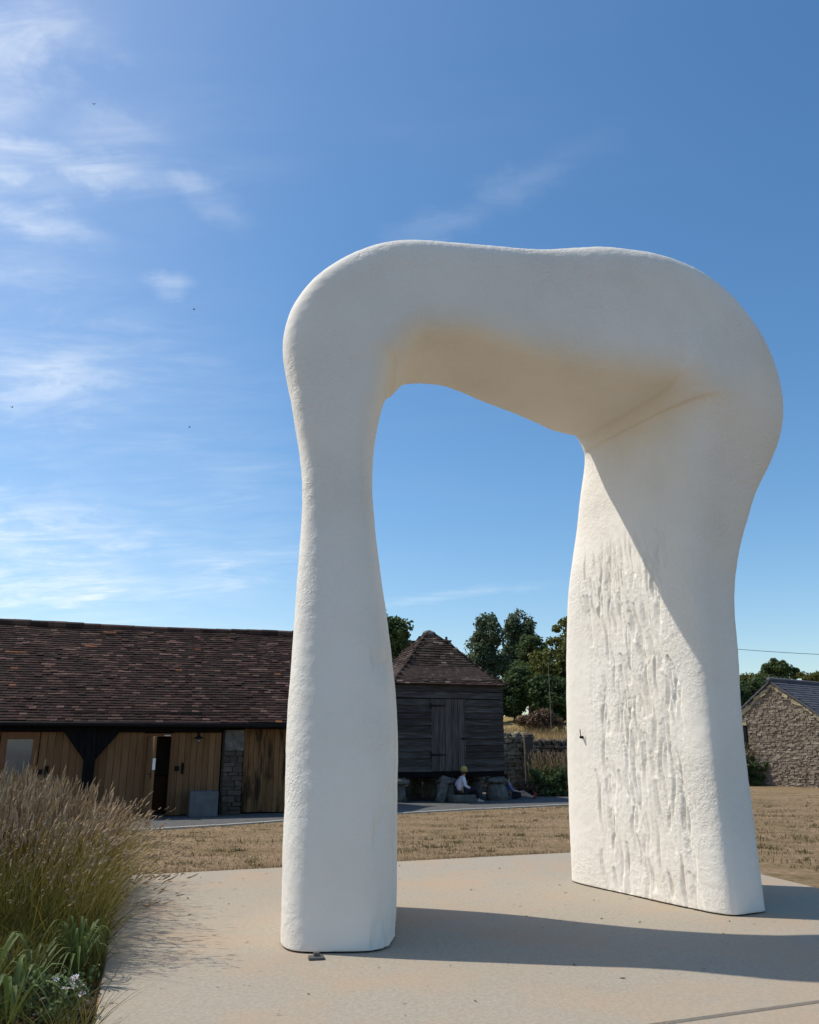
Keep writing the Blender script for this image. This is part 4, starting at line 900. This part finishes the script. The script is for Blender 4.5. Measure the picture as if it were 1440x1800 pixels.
def bed_points(n, rng, ymin, ymax, xspan, edge_off=.12):
    y = rng.uniform(ymin, ymax, n); ex = SLAB_A.x + (SLAB_A.y - y) * (SLAB_E.x / -SLAB_E.y)
    x = ex - edge_off - rng.random(n) ** 1.1 * xspan; return np.stack([x, y, np.zeros(n)], 1), ex
def build_grass():
    rng = np.random.default_rng(11); parts = []
    # tall seeding stems
    n = 5200; b, ex = bed_points(n, rng, 7.2, 10.8, 3.6, .15)
    # clump the stems a little
    cen = b[rng.integers(0, n, 150)]; j = rng.integers(0, 150, n); b = b * .45 + cen[j] * .55 + rng.normal(size=(n, 3)) * [.12, .12, 0]; b[:, 2] = 0
    exb = SLAB_A.x + (SLAB_A.y - b[:, 1]) * (SLAB_E.x / -SLAB_E.y); keep = (b[:, 0] < exb - .1); b = b[keep]; n = len(b); exb = exb[keep]
    ed = np.clip(1 - (exb - b[:, 0]) / 1.0, 0, 1)
    h = rng.normal(1.02, .12, n) * (1 - .22 * ed) * (1 + .08 * (b[:, 1] - 9) / 2); h = np.clip(h, .6, 1.5)
    lean = rng.normal(size=(n, 2)) * .085; lean[:, 0] += ed * rng.uniform(-.05, .42, n) + .01
    v, f = ribbons(b, lean, h, np.full(n, .0034), rng, 4, 1.9, .6); parts.append((v, f, 0))
    top = v.reshape(n, 10, 3)[:, 8:10].mean(1); pre = v.reshape(n, 10, 3)[:, 6:8].mean(1); d = top - pre; d /= np.linalg.norm(d, axis=1)[:, None]
    L = rng.uniform(.13, .27, n); v, f = spikes(top - d * (L * .6)[:, None], top + d * (L * .4)[:, None], rng.uniform(.0065, .0125, n), rng); parts.append((v, f, 1))
    # thinner second tier of shorter seed heads
    q = 6500; b2, ex2 = bed_points(q, rng, 6.6, 10.6, 3.2, .08); ed2 = np.clip(1 - (ex2 - b2[:, 0]) / .9, 0, 1)
    h2 = rng.uniform(.45, .98, q); ln2 = rng.normal(size=(q, 2)) * .16; ln2[:, 0] += ed2 * rng.uniform(.05, .7, q)
    v, f = ribbons(b2, ln2, h2, np.full(q, .0022), rng, 4, 1.8, .5); parts.append((v, f, 0))
    top = v.reshape(q, 10, 3)[:, 8:10].mean(1); d = top - v.reshape(q, 10, 3)[:, 6:8].mean(1); d /= np.linalg.norm(d, axis=1)[:, None]
    L = rng.uniform(.03, .10, q); v, f = spikes(top, top + d * L[:, None], rng.uniform(.004, .008, q), rng); parts.append((v, f, 1))
    # leafy base
    q = 17000; b3, ex3 = bed_points(q, rng, 6.4, 10.8, 3.8, .05); ed3 = np.clip(1 - (ex3 - b3[:, 0]) / .8, 0, 1)
    h3 = rng.uniform(.3, .85, q); ln3 = rng.normal(size=(q, 2)) * .22; ln3[:, 0] += ed3 * rng.uniform(0, .35, q)
    v, f = ribbons(b3, ln3, h3, rng.uniform(.0035, .0085, q), rng, 4, 1.7); mi = 2; parts.append((v, f, 2))
    V, F, MI = merge(*parts)
    o = link_mesh('ornamental_grass', np_mesh('ornamental_grass', V, F, [M_STEM, M_SEED, M_BLADE], MI)); tag(o, 'tall dry ornamental grass with tan seed heads spilling over the slab edge', 'grass', kind='stuff')
    # low dark green ground cover in the nearest corner
    q = 9000; b4, ex4 = bed_points(q, rng, 4.6, 7.0, 2.2, .03); ln4 = rng.normal(size=(q, 2)) * .2; h4 = rng.uniform(.15, .5, q)
    kk = ~((np.abs(b4[:, 0] + 2.1) < .32) & (np.abs(b4[:, 1] - 5.5) < .75)); b4, ln4, h4 = b4[kk], ln4[kk], h4[kk]; q = len(b4)
    v, f = ribbons(b4, ln4, h4, rng.uniform(.003, .006, q), rng, 4, 1.6); 
    o = link_mesh('ground_cover', np_mesh('ground_cover', v, f, [M_BLADE])); tag(o, 'dark green grassy undergrowth in the near corner of the bed', 'undergrowth', kind='stuff')
build_grass()
def strap_plant(x, y, n, h, reach, w, label, seed):
    rng = np.random.default_rng(seed); r = empty('strap_leaf_plant', (x, y, .012)); tag(r, label, 'plant', 'strap leaved plants at the front of the bed')
    for k in range(n):
        an = rng.uniform(0, 2 * math.pi); ln = np.array([[math.cos(an), math.sin(an)]]) * reach * rng.uniform(.5, 1.2); hh = h * rng.uniform(.6, 1.15)
        seg = 9; side = Vector((-math.sin(an), math.cos(an), 0)); vs = []; fs = []
        for i in range(seg + 1):
            t = i / seg; c = Vector((ln[0][0] * t ** 1.2, ln[0][1] * t ** 1.2, hh * (math.sin(min(1, t * 1.15) * math.pi * .58) - .55 * max(0, t - .55) ** 1.3 * 2.2)))
            ww = w * (1 - t ** 3) * (.7 + .6 * math.sin(math.pi * min(1, t * 1.1)) ** .8) + .001; vs += [c - side * ww + Vector((0, 0, .35 * ww)), c, c + side * ww + Vector((0, 0, .35 * ww))]
        for i in range(seg): fs += [(3 * i, 3 * i + 1, 3 * i + 4, 3 * i + 3), (3 * i + 1, 3 * i + 2, 3 * i + 5, 3 * i + 4)]
        m = MB(); m.add(vs, fs); m.build('leaf', M_STRAP, r, smooth=True)
for (px, py, n, h, rc, w, lab, sd) in [(10, 1790, 16, .36, .42, .011, 'large strap leaved plant in the bottom left corner of the bed', 1), (45, 1735, 14, .34, .4, .007, 'strap leaved plant behind the bottom left corner plant', 2), (130, 1700, 46, .42, .32, .006, 'upright narrow leaved tuft at the slab edge above the asters', 3), (-30, 1740, 14, .42, .42, .010, 'strap leaved plant at the left border of the view', 4)]:
    p = G(px, py + 40); strap_plant(p.x, p.y, n, h, rc, w, lab, sd)
def asters():
    c = G(100, 1790); r = empty('aster_plant', (c.x, c.y, .012)); tag(r, 'aster plant with small pale lilac flowers beside the slab edge', 'flower')
    rng = random.Random(5); meshes = []
    for v in range(3):
        m = MB()
        for k in range(11):
            a = 2 * math.pi * k / 11 + rng.uniform(-.1, .1); L = rng.uniform(.015, .022); u = Vector((math.cos(a), math.sin(a), rng.uniform(.05, .35))); s = Vector((-math.sin(a), math.cos(a), 0)) * .0028
            m.add([u * .005 - s * .6, u * .005 + s * .6, u * L + s, u * L * 1.08, u * L - s], [(0, 1, 2, 3, 4)], 0)
        m.lathe([(.006, -.002), (.006, .003), (.002, .006)], 7, mi=1); meshes.append(m.mesh('flower', [M_PETAL, M_DISC]))
    st = MB(); lv = []; fl = [(95, 1722), (130, 1718), (140, 1722), (125, 1733), (150, 1735), (138, 1742), (120, 1745), (112, 1752), (146, 1748), (75, 1756), (87, 1750), (66, 1750), (119, 1762), (150, 1760), (105, 1772), (135, 1776), (66, 1785), (131, 1790), (152, 1790), (143, 1795), (128, 1727), (133, 1736), (117, 1738), (142, 1732)]
    for k, (px, py) in enumerate(fl):
        Y = 5.55 + rng.uniform(-.18, .2); P = D(px + rng.uniform(-3, 3), py, Y) - Vector((c.x, c.y, .012))
        o = link_mesh('flower', meshes[k % 3], r, P, (rng.uniform(-.9, -.1) + .9, rng.uniform(-.6, .6), rng.uniform(0, 6))); o.scale = (1.15,) * 3
        b = Vector((P.x * .5, P.y * .5, 0)); st.tube([b, (b + P) * .5 + Vector((0, 0, .04)), P], .0022, 4)
    st.build('stem', M_STEM, r)
    g = np.random.default_rng(3); cl = np.stack([g.uniform(-.26, .16, 60), g.uniform(-.25, .2, 60), g.uniform(.03, .22, 60), np.full(60, .07)], 1); v, f = leaf_cloud(cl, 14, .02, g)
    link_mesh('foliage', np_mesh('foliage', v, f, M_SHRUB), r)
asters()

def bush(name, px, py, w, h, d, Y, label, tall=True, mt=M_SHRUB, seed=0, nl=3500):
    p = G(px, py); rng = np.random.default_rng(seed + 50); r = empty(name, (p.x, p.y, 0)); tag(r, label, 'shrub')
    k = 110; cl = np.stack([rng.uniform(-w, w, k), rng.uniform(-d, d, k), rng.uniform(.05, h * .62, k), rng.uniform(.1, .2, k)], 1)
    v, f = leaf_cloud(cl, nl // k, .055, rng); link_mesh('foliage', np_mesh('foliage', v, f, mt), r)
    if tall:
        n = 420; b = np.stack([rng.uniform(-w, w, n), rng.uniform(-d * .3, d, n), np.zeros(n)], 1); v, f = ribbons(b, rng.normal(size=(n, 2)) * .12, rng.uniform(h * .6, h * 1.05, n), np.full(n, .0045), rng, 3, 1.7, .5)
        top = v.reshape(n, 8, 3)[:, 6:8].mean(1); d2 = top - v.reshape(n, 8, 3)[:, 4:6].mean(1); d2 /= np.linalg.norm(d2, axis=1)[:, None]
        v2, f2 = spikes(top - d2 * .08, top + d2 * .08, np.full(n, .012), rng); V, F, MI = merge((v, f, 0), (v2, f2, 1))
        link_mesh('seed_stems', np_mesh('seed_stems', V, F, [M_STEM, M_SEED], MI), r)
    return r
bush('border_plants', 985, 1399, .95, 1.35, .45, 28, 'leafy green border plants with tall brown seed stems left of right leg', True, M_SHRUB, 1, 6000)
bush('brown_plant', 934, 1399, .45, .55, .35, 28, 'low reddish brown dried plant at the foot of the stone pier', False, M_BROWNLEAF, 2, 1800)
bush('border_plants', 1326, 1381, 1.2, 2.0, .5, 36, 'dark green bush with straw coloured tops against the rubble gable', True, M_LEAFD, 3, 15000)
def field_grass():
    rng = np.random.default_rng(21); n = 9000; b = np.stack([rng.uniform(1, 9.5, n), rng.uniform(34.2, 48, n), np.zeros(n)], 1); b[:, 2] = hgt(b[:, 0], b[:, 1])
    v, f = ribbons(b, rng.normal(size=(n, 2)) * .12, rng.uniform(.25, .6, n), rng.uniform(.006, .014, n), rng, 2)
    o = link_mesh('field_grass', np_mesh('field_grass', v, f, M_STRAW)); tag(o, 'tall dry straw coloured grass in the field behind the walls', 'grass', kind='stuff')
    n = 60000; y = 10 + 27 * rng.random(n) ** 1.25; x = (rng.random(n) - .5) * (y * 1.15 + 1); b = np.stack([x, y, np.zeros(n)], 1)
    # keep off slab, path and buildings
    A = np.array(SLAB_A)[:2]; u = np.array(U1)[:2]; nn = np.array([-u[1], u[0]]); dist = (b[:, :2] - A) @ nn; al = (b[:, :2] - A) @ u
    near = [G(-420, 1480), G(285, 1459), G(480, 1446), G(711, 1431), G(1005, 1416), G(1120, 1411), Vector((30, 35, 0))]; py = np.interp(b[:, 0], [p.x for p in near], [p.y for p in near])
    keep = ((dist > .05) | (al > 8.3 + dist * 0 - .1 * dist)) & (b[:, 1] < py - .05) & ~((al < .2) & (dist < .5)); b = b[keep]; n = len(b)
    v, f = ribbons(b, rng.normal(size=(n, 2)) * .05, rng.uniform(.02, .06, n), rng.uniform(.003, .007, n), rng, 2)
    # darker tufts and clover patches
    t = b[rng.integers(0, n, 420)]; ti = rng.integers(0, 420, 11000); tb = t[ti] + rng.normal(size=(11000, 3)) * np.array([.16, .08, 0]) * rng.uniform(.3, 1.2, 420)[ti][:, None]
    d2 = (tb[:, :2] - A) @ nn; a2 = (tb[:, :2] - A) @ u; kk = (d2 > .01) | (a2 > 8.2); tb = tb[kk]; q = len(tb)
    v2, f2 = ribbons(tb, rng.normal(size=(q, 2)) * .04, rng.uniform(.02, .08, q), rng.uniform(.004, .009, q), rng, 2)
    e = rng.random(2600) * 8; eb = np.zeros((2600, 3)); eb[:, :2] = A + e[:, None] * u + nn * np.abs(rng.normal(size=2600) * .06)[:, None]
    v3, f3 = ribbons(eb, rng.normal(size=(2600, 2)) * .05, rng.uniform(.04, .12, 2600), np.full(2600, .005), rng, 2)
    v, f, mi = merge((v, f, 0), (v2, f2, 1), (v3, f3, 0))
    o = link_mesh('lawn_grass', np_mesh('lawn_grass', v, f, [M_DRYB, M_TUFT], mi)); tag(o, 'short dry grass blades over the lawn', 'grass', kind='stuff')
field_grass()
def litter():
    rng = random.Random(9); m = MB()
    for k in range(150):
        p = SLAB_A + U1 * rng.uniform(.2, 7.6) + U2 * rng.uniform(.2, 6.5); z = SLAB_Z + .003; a = rng.uniform(0, 6.3); L = rng.uniform(.008, .028); w = L * rng.uniform(.25, .5)
        u = Vector((math.cos(a), math.sin(a), 0)) * L; v = Vector((-math.sin(a), math.cos(a), 0)) * w; c = Vector((p.x, p.y, z)); h = Vector((0, 0, rng.uniform(.002, .012)))
        m.add([c - u, c - v + h * .4, c + u + h, c + v + h * .4], [(0, 1, 2, 3)])
    o = m.build('leaf_litter', M_BROWNLEAF); tag(o, 'scattered bits of dry leaf on the slab', 'litter', kind='stuff')
litter()

# ------------------------------------------------------------------ pole, wire, birds
def poles():
    p = D(1215, 1200, 75); gz = float(hgt(p.x, p.y)); t = D(1215, 1132, 75)
    o = MB(); o.tube([(0, 0, -.3), (0, 0, t.z - gz)], [.13, .09], 8); r = o.build('utility_pole', M_POLE, loc=(p.x, p.y, gz)); tag(r, 'wooden pole carrying the wire, behind the right leg', 'pole')
    a = Vector((p.x, p.y, t.z - .1)); e = D(1660, 1156, 68); pts = [a.lerp(e, k / 16) + Vector((0, 0, -.25 * math.sin(math.pi * k / 16))) for k in range(17)]
    o = MB(); o.tube(pts, .022, 5); r = o.build('overhead_wire', M_BLACK); tag(r, 'single dark wire crossing the sky above the stone barn', 'wire')
    o = MB(); o.tube([(0, 0, -.3), (0, 0, e.z + .1 - float(hgt(e.x, e.y)))], [.13, .09], 8); r = o.build('utility_pole', M_POLE, loc=(e.x, e.y, float(hgt(e.x, e.y)))); tag(r, 'wooden pole carrying the wire beyond the right border', 'pole')
    p = D(967, 1230, 46); gz = float(hgt(p.x, p.y)); o = MB(); o.tube([(0, 0, -.3), (0, 0, D(967, 1168, 46).z - gz)], [.02, .014], 6); r = o.build('thin_post', M_POLE, loc=(p.x, p.y, gz)); tag(r, 'thin pale pole standing in front of the trees', 'pole')
poles()
def birds():
    for px, py, lab in ((165, 183, 'tiny dark bird high at upper left among thin clouds'), (341, 544, 'tiny dark bird between the small cloud and the left leg'), (21, 716, 'tiny dark bird near the left border of the sky'), (333, 751, 'lowest tiny dark bird left of the left leg')):
        P = D(px, py, 60); r = empty('bird', P, random.uniform(0, 6)); tag(r, lab, 'bird', 'birds in the sky')
        m = MB(); m.tube([(-.09, 0, 0), (-.04, 0, .005), (.03, 0, .005), (.08, 0, .02), (.1, 0, .02)], [.005, .025, .03, .018, .004], 6); m.build('body', M_BLACK, r)
        for s in (1, -1):
            m = MB(); m.add([(.03, 0, .01), (-.03, 0, .01), (-.03, s * .12, .06), (.02, s * .12, .06), (-.05, s * .2, .03), (.03, 0, .016), (-.03, 0, .016), (-.03, s * .12, .066), (.02, s * .12, .066)], [(0, 1, 2, 3), (3, 2, 4), (5, 8, 7, 6), (8, 4, 7)]); m.build('wing', M_BLACK, r)
birds()

# ------------------------------------------------------------------ people
M_SKIN = mat('skin', [(.42, .25, .18), (.48, .3, .22)], rough=0.6)
M_SHIRT = mat('lilac_shirt', [(.56, .53, .62), (.66, .63, .70)], nscale=12, rough=0.9)
M_HAT = mat('mustard_hat', [(.36, .27, .09), (.46, .35, .12)], nscale=20, rough=0.95, bump=.4, bscale=30)
M_NAVY = mat('dark_trousers', [(.010, .010, .016), (.018, .018, .026)], rough=0.9)
M_SHOE = mat('pale_shoe', [(.30, .29, .27), (.38, .37, .35)], rough=0.8)
M_RED = mat('red_cloth', [(.22, .03, .03), (.30, .05, .045)], rough=0.9)
M_HAIR = mat('brown_hair', [(.05, .03, .018), (.08, .05, .03)], rough=0.8)
def stripe_mat():
    m = mat('blue_stripe', [(.05, .07, .30), (.06, .09, .34)], rough=.9); nt = m.node_tree; N = nt.nodes; L = nt.links; p = next(n for n in N if n.type == 'BSDF_PRINCIPLED')
    w = N.new('ShaderNodeTexWave'); w.bands_direction = 'Z'; w.inputs['Scale'].default_value = 7; tc = N.new('ShaderNodeTexCoord'); L.new(tc.outputs['Object'], w.inputs[0])
    cr = N.new('ShaderNodeValToRGB'); cr.color_ramp.elements[0].position = .55; cr.color_ramp.elements[1].position = .65; cr.color_ramp.elements[0].color = (.045, .06, .26, 1); cr.color_ramp.elements[1].color = (.3, .32, .5, 1)
    L.new(w.outputs[0], cr.inputs[0]); L.new(cr.outputs[0], p.inputs['Base Color']); return m
M_STRIPE = stripe_mat()
def skin(name, joints, edges, mt, parent, root=0, sub=2, keep_scale=1.0):
    """joints: (x,y,z,r) -> one continuous skinned surface"""
    me = bpy.data.meshes.new(name); me.from_pydata([j[:3] for j in joints], edges, []); o = bpy.data.objects.new(name, me); COL.objects.link(o)
    sk = o.modifiers.new('skin', 'SKIN'); sk.use_smooth_shade = True
    for i, sv in enumerate(me.skin_vertices[0].data): sv.radius = (joints[i][3], joints[i][3] if len(joints[i]) < 5 else joints[i][4]); sv.use_root = (i == root)
    ss = o.modifiers.new('sub', 'SUBSURF'); ss.levels = sub; ss.render_levels = sub
    dg = bpy.context.evaluated_depsgraph_get(); m2 = bpy.data.meshes.new_from_object(o.evaluated_get(dg)); bpy.data.objects.remove(o); m2.name = name
    m2.materials.clear(); m2.materials.append(mt); smooth_mesh(m2); return link_mesh(name, m2, parent)
def chain(start, n): return [(start + i, start + i + 1) for i in range(n - 1)]
def hand(J, E, wrist, d, side, palm_n, s):
    """palm and five bent fingers growing from joint index wrist; d = direction, side = across the palm, thumb side = +side"""
    w = Vector(J[wrist][:3]); d = d.normalized(); side = side.normalized(); pn = palm_n.normalized()
    pc = len(J); J.append((*(w + d * .045 * s), .026 * s)); E.append((wrist, pc))
    for k, (off, L) in enumerate(((.027, .072), (.009, .08), (-.009, .074), (-.026, .058))):
        b = w + d * .085 * s + side * off * s; i = len(J)
        J.append((*b, .0095 * s)); J.append((*(b + d * L * .55 * s + pn * .012 * s), .0085 * s)); J.append((*(b + d * L * .8 * s + pn * .035 * s), .007 * s)); E += [(pc, i), (i, i + 1), (i + 1, i + 2)]
    i = len(J); b = w + d * .04 * s + side * .04 * s; J.append((*b, .011 * s)); J.append((*(b + (d * .6 + side * .5).normalized() * .045 * s + pn * .015 * s), .009 * s)); E += [(pc, i), (i, i + 1)]
def face_bits(parent, head, fwd, s):
    f = fwd.normalized(); sd = Vector((0, 0, 1)).cross(f).normalized(); m = MB()
    for q in (1, -1): 
        c = head + f * .088 * s + sd * q * .032 * s + Vector((0, 0, .0)); m.lathe([(.004 * s, -.006 * s), (.011 * s, 0), (.004 * s, .006 * s)], 6, c)
    m.build('eyes', M_BLACK, parent)
    m = MB(); c = head + f * .09 * s + Vector((0, 0, -.062 * s)); m.tube([c - sd * .022 * s, c + f * .004, c + sd * .022 * s], .006 * s, 5); m.build('mouth', M_RED, parent)
    m = MB(); m.tube([head + f * .085 * s, head + f * .115 * s + Vector((0, 0, -.03 * s)), head + f * .085 * s + Vector((0, 0, -.034 * s))], [.008 * s, .016 * s, .008 * s], 6); m.build('nose', M_SKIN, parent, smooth=True)
    for q in (1, -1):
        m = MB(); c = head + sd * q * .078 * s; m.tube([c + Vector((0, 0, -.03 * s)), c + sd * q * .012 * s, c + Vector((0, 0, .03 * s))], [.008 * s, .016 * s, .01 * s], 6); m.build('ear', M_SKIN, parent, smooth=True)
def seated_person():
    p = gpoint(812, 1413, -.45); s = .86; yaw = GA - math.radians(4)
    r = empty('person', (p.x, p.y, 0), yaw); tag(r, 'person in mustard hat and pale lilac shirt sitting on the stone block', 'person')
    sz = .205; hz = sz + .1 * s
    hip = Vector((0, 0, hz)); V = Vector
    L = lambda x, y, z: V((x * s, y * s, hz + z * s))
    neck, head = L(.075, 0, .52), L(.115, 0, .68)
    J = [(*L(0, 0, 0), .12 * s, .15 * s), (*L(-.02, 0, .22), .10 * s, .135 * s), (*L(.02, 0, .40), .095 * s, .15 * s), (*neck, .05 * s), (*L(.10, 0, .60), .055 * s), (*head, .083 * s), (*L(.115, 0, .76), .06 * s)]
    E = chain(0, 7)
    arms = {}
    for q in (1, -1):
        sh = L(.03, .17 * q, .43); el = L(-.13 if q > 0 else .05, .26 * q, .2); wr = L(.30, .10 * q, .10) if q < 0 else L(.22, .12 * q, .1)
        i = len(J); J += [(*sh, .052 * s), (*el, .038 * s), (*wr, .026 * s)]; E += [(2, i), (i, i + 1), (i + 1, i + 2)]; hand(J, E, i + 2, (wr - el), V((0, -q, .3)), V((0, 0, -1)), s); arms[q] = (sh, el, wr)
    legs = {}
    for q in (1, -1):
        kn = L(.43, .13 * q, .12); an = V((.5 * s + (.06 if q < 0 else -.02), .12 * q * s, .065)); i = len(J)
        J += [(*L(.08, .09 * q, .0), .085 * s), (*kn, .06 * s), (*an, .036 * s), (*(an + V((.13 * s, 0, -.035))), .032 * s)]; E += [(0, i), (i, i + 1), (i + 1, i + 2), (i + 2, i + 3)]; legs[q] = (kn, an)
    body = skin('body', J, E, M_SKIN, r)
    face_bits(r, head, V((1, .15, -.1)), s)
    J = [(*L(-.02, 0, .0), .15 * s, .175 * s), (*L(-.03, 0, .22), .125 * s, .16 * s), (*L(.02, 0, .41), .11 * s, .165 * s), (*L(.06, 0, .48), .07 * s)]; E = chain(0, 4)
    for q in (1, -1):
        sh, el, wr = arms[q]; i = len(J); J += [(*sh, .072 * s), (*el, .058 * s), (*el.lerp(wr, .8), .046 * s)]; E += [(2, i), (i, i + 1), (i + 1, i + 2)]
    skin('shirt', J, E, M_SHIRT, r)
    J = [(*L(.0, 0, -.01), .14 * s, .17 * s)]; E = []
    for q in (1, -1):
        kn, an = legs[q]; i = len(J); J += [(*L(.1, .1 * q, .0), .105 * s), (*kn, .08 * s), (*(an + V((0, 0, .03))), .062 * s)]; E += [(0, i), (i, i + 1), (i + 1, i + 2)]
    skin('trousers', J, E, M_NAVY, r)
    for q in (1, -1):
        kn, an = legs[q]; m = MB(); a = an + V((-.05, 0, -.03)); m.tube([a, a + V((.06, 0, .005)), a + V((.15, 0, -.005)), a + V((.21, 0, -.012))], [.034, .042, .036, .018], 8); m.build('shoe', M_SHOE, r, smooth=True)
    m = MB(); m.lathe([(.108 * s, -.06 * s), (.115 * s, -.01 * s), (.112 * s, .05 * s), (.085 * s, .1 * s), (.04 * s, .125 * s)], 14, head + V((-.015, 0, .03 * s)), jit=.02); m.build('hat', M_HAT, r, smooth=True)
    m = MB(); m.lathe([(.06 * s, -.12 * s), (.09 * s, -.06 * s), (.09 * s, .0)], 10, head + V((-.035, 0, 0))); m.build('hair', M_HAIR, r, smooth=True)
seated_person()
def ground_person():
    p = gpoint(899, 1400, .55); s = .86; r = empty('person', (p.x, p.y, 0), GA + math.radians(-20)); tag(r, 'person in blue striped top sitting on the ground beyond the staddle stone', 'person')
    V = Vector; hz = .1 * s; L = lambda x, y, z: V((x * s, y * s, hz + z * s)); head = L(-.1, 0, .66)
    J = [(*L(0, 0, 0), .12 * s, .15 * s), (*L(-.07, 0, .22), .1 * s, .135 * s), (*L(-.1, 0, .4), .095 * s, .15 * s), (*L(-.1, 0, .5), .05 * s), (*L(-.1, 0, .58), .055 * s), (*head, .083 * s), (*L(-.1, 0, .74), .06 * s)]; E = chain(0, 7); arms = {}; legs = {}
    for q in (1, -1):
        sh, el, wr = L(-.1, .17 * q, .42), L(.02, .24 * q, .2), L(.24, .14 * q, .16); i = len(J); J += [(*sh, .05 * s), (*el, .038 * s), (*wr, .026 * s)]; E += [(2, i), (i, i + 1), (i + 1, i + 2)]; hand(J, E, i + 2, wr - el, V((0, -q, .3)), V((0, 0, -1)), s); arms[q] = (sh, el, wr)
        kn, an = L(.42, .15 * q, .14 if q > 0 else .05), L(.78, .1 * q, -.04); i = len(J); J += [(*L(.08, .09 * q, 0), .085 * s), (*kn, .058 * s), (*an, .036 * s), (*(an + V((.06, 0, .08)) ), .03 * s)]; E += [(0, i), (i, i + 1), (i + 1, i + 2), (i + 2, i + 3)]; legs[q] = (kn, an)
    skin('body', J, E, M_SKIN, r); face_bits(r, head, V((1, 0, -.1)), s)
    J = [(*L(-.01, 0, .02), .14 * s, .17 * s), (*L(-.07, 0, .22), .12 * s, .155 * s), (*L(-.1, 0, .41), .11 * s, .165 * s), (*L(-.1, 0, .48), .07 * s)]; E = chain(0, 4)
    for q in (1, -1):
        sh, el, wr = arms[q]; i = len(J); J += [(*sh, .068 * s), (*el, .055 * s), (*el.lerp(wr, .4), .05 * s)]; E += [(2, i), (i, i + 1), (i + 1, i + 2)]
    skin('striped_top', J, E, M_STRIPE, r)
    J = [(*L(0, 0, -.01), .13 * s, .165 * s)]; E = []
    for q in (1, -1): kn, an = legs[q]; i = len(J); J += [(*L(.1, .1 * q, 0), .1 * s), (*L(.1, .1 * q, 0).lerp(kn, .9), .075 * s)]; E += [(0, i), (i, i + 1)]
    skin('shorts', J, E, M_NAVY, r)
    for q in (1, -1): kn, an = legs[q]; m = MB(); m.tube([an + V((-.04, 0, -.01)), an + V((.03, 0, 0)), an + V((.06, 0, .07)), an + V((.07, 0, .14))], [.03, .045, .04, .02], 8); m.build('shoe', M_RED, r, smooth=True)
    m = MB(); m.lathe([(.07 * s, -.1 * s), (.098 * s, -.02 * s), (.096 * s, .05 * s), (.05 * s, .1 * s)], 12, head + V((-.025, 0, .01))); m.build('hair', M_HAIR, r, smooth=True)
ground_person()
print('objects', len(bpy.data.objects), 'tris', sum(len(m.polygons) for m in bpy.data.meshes) * 2)
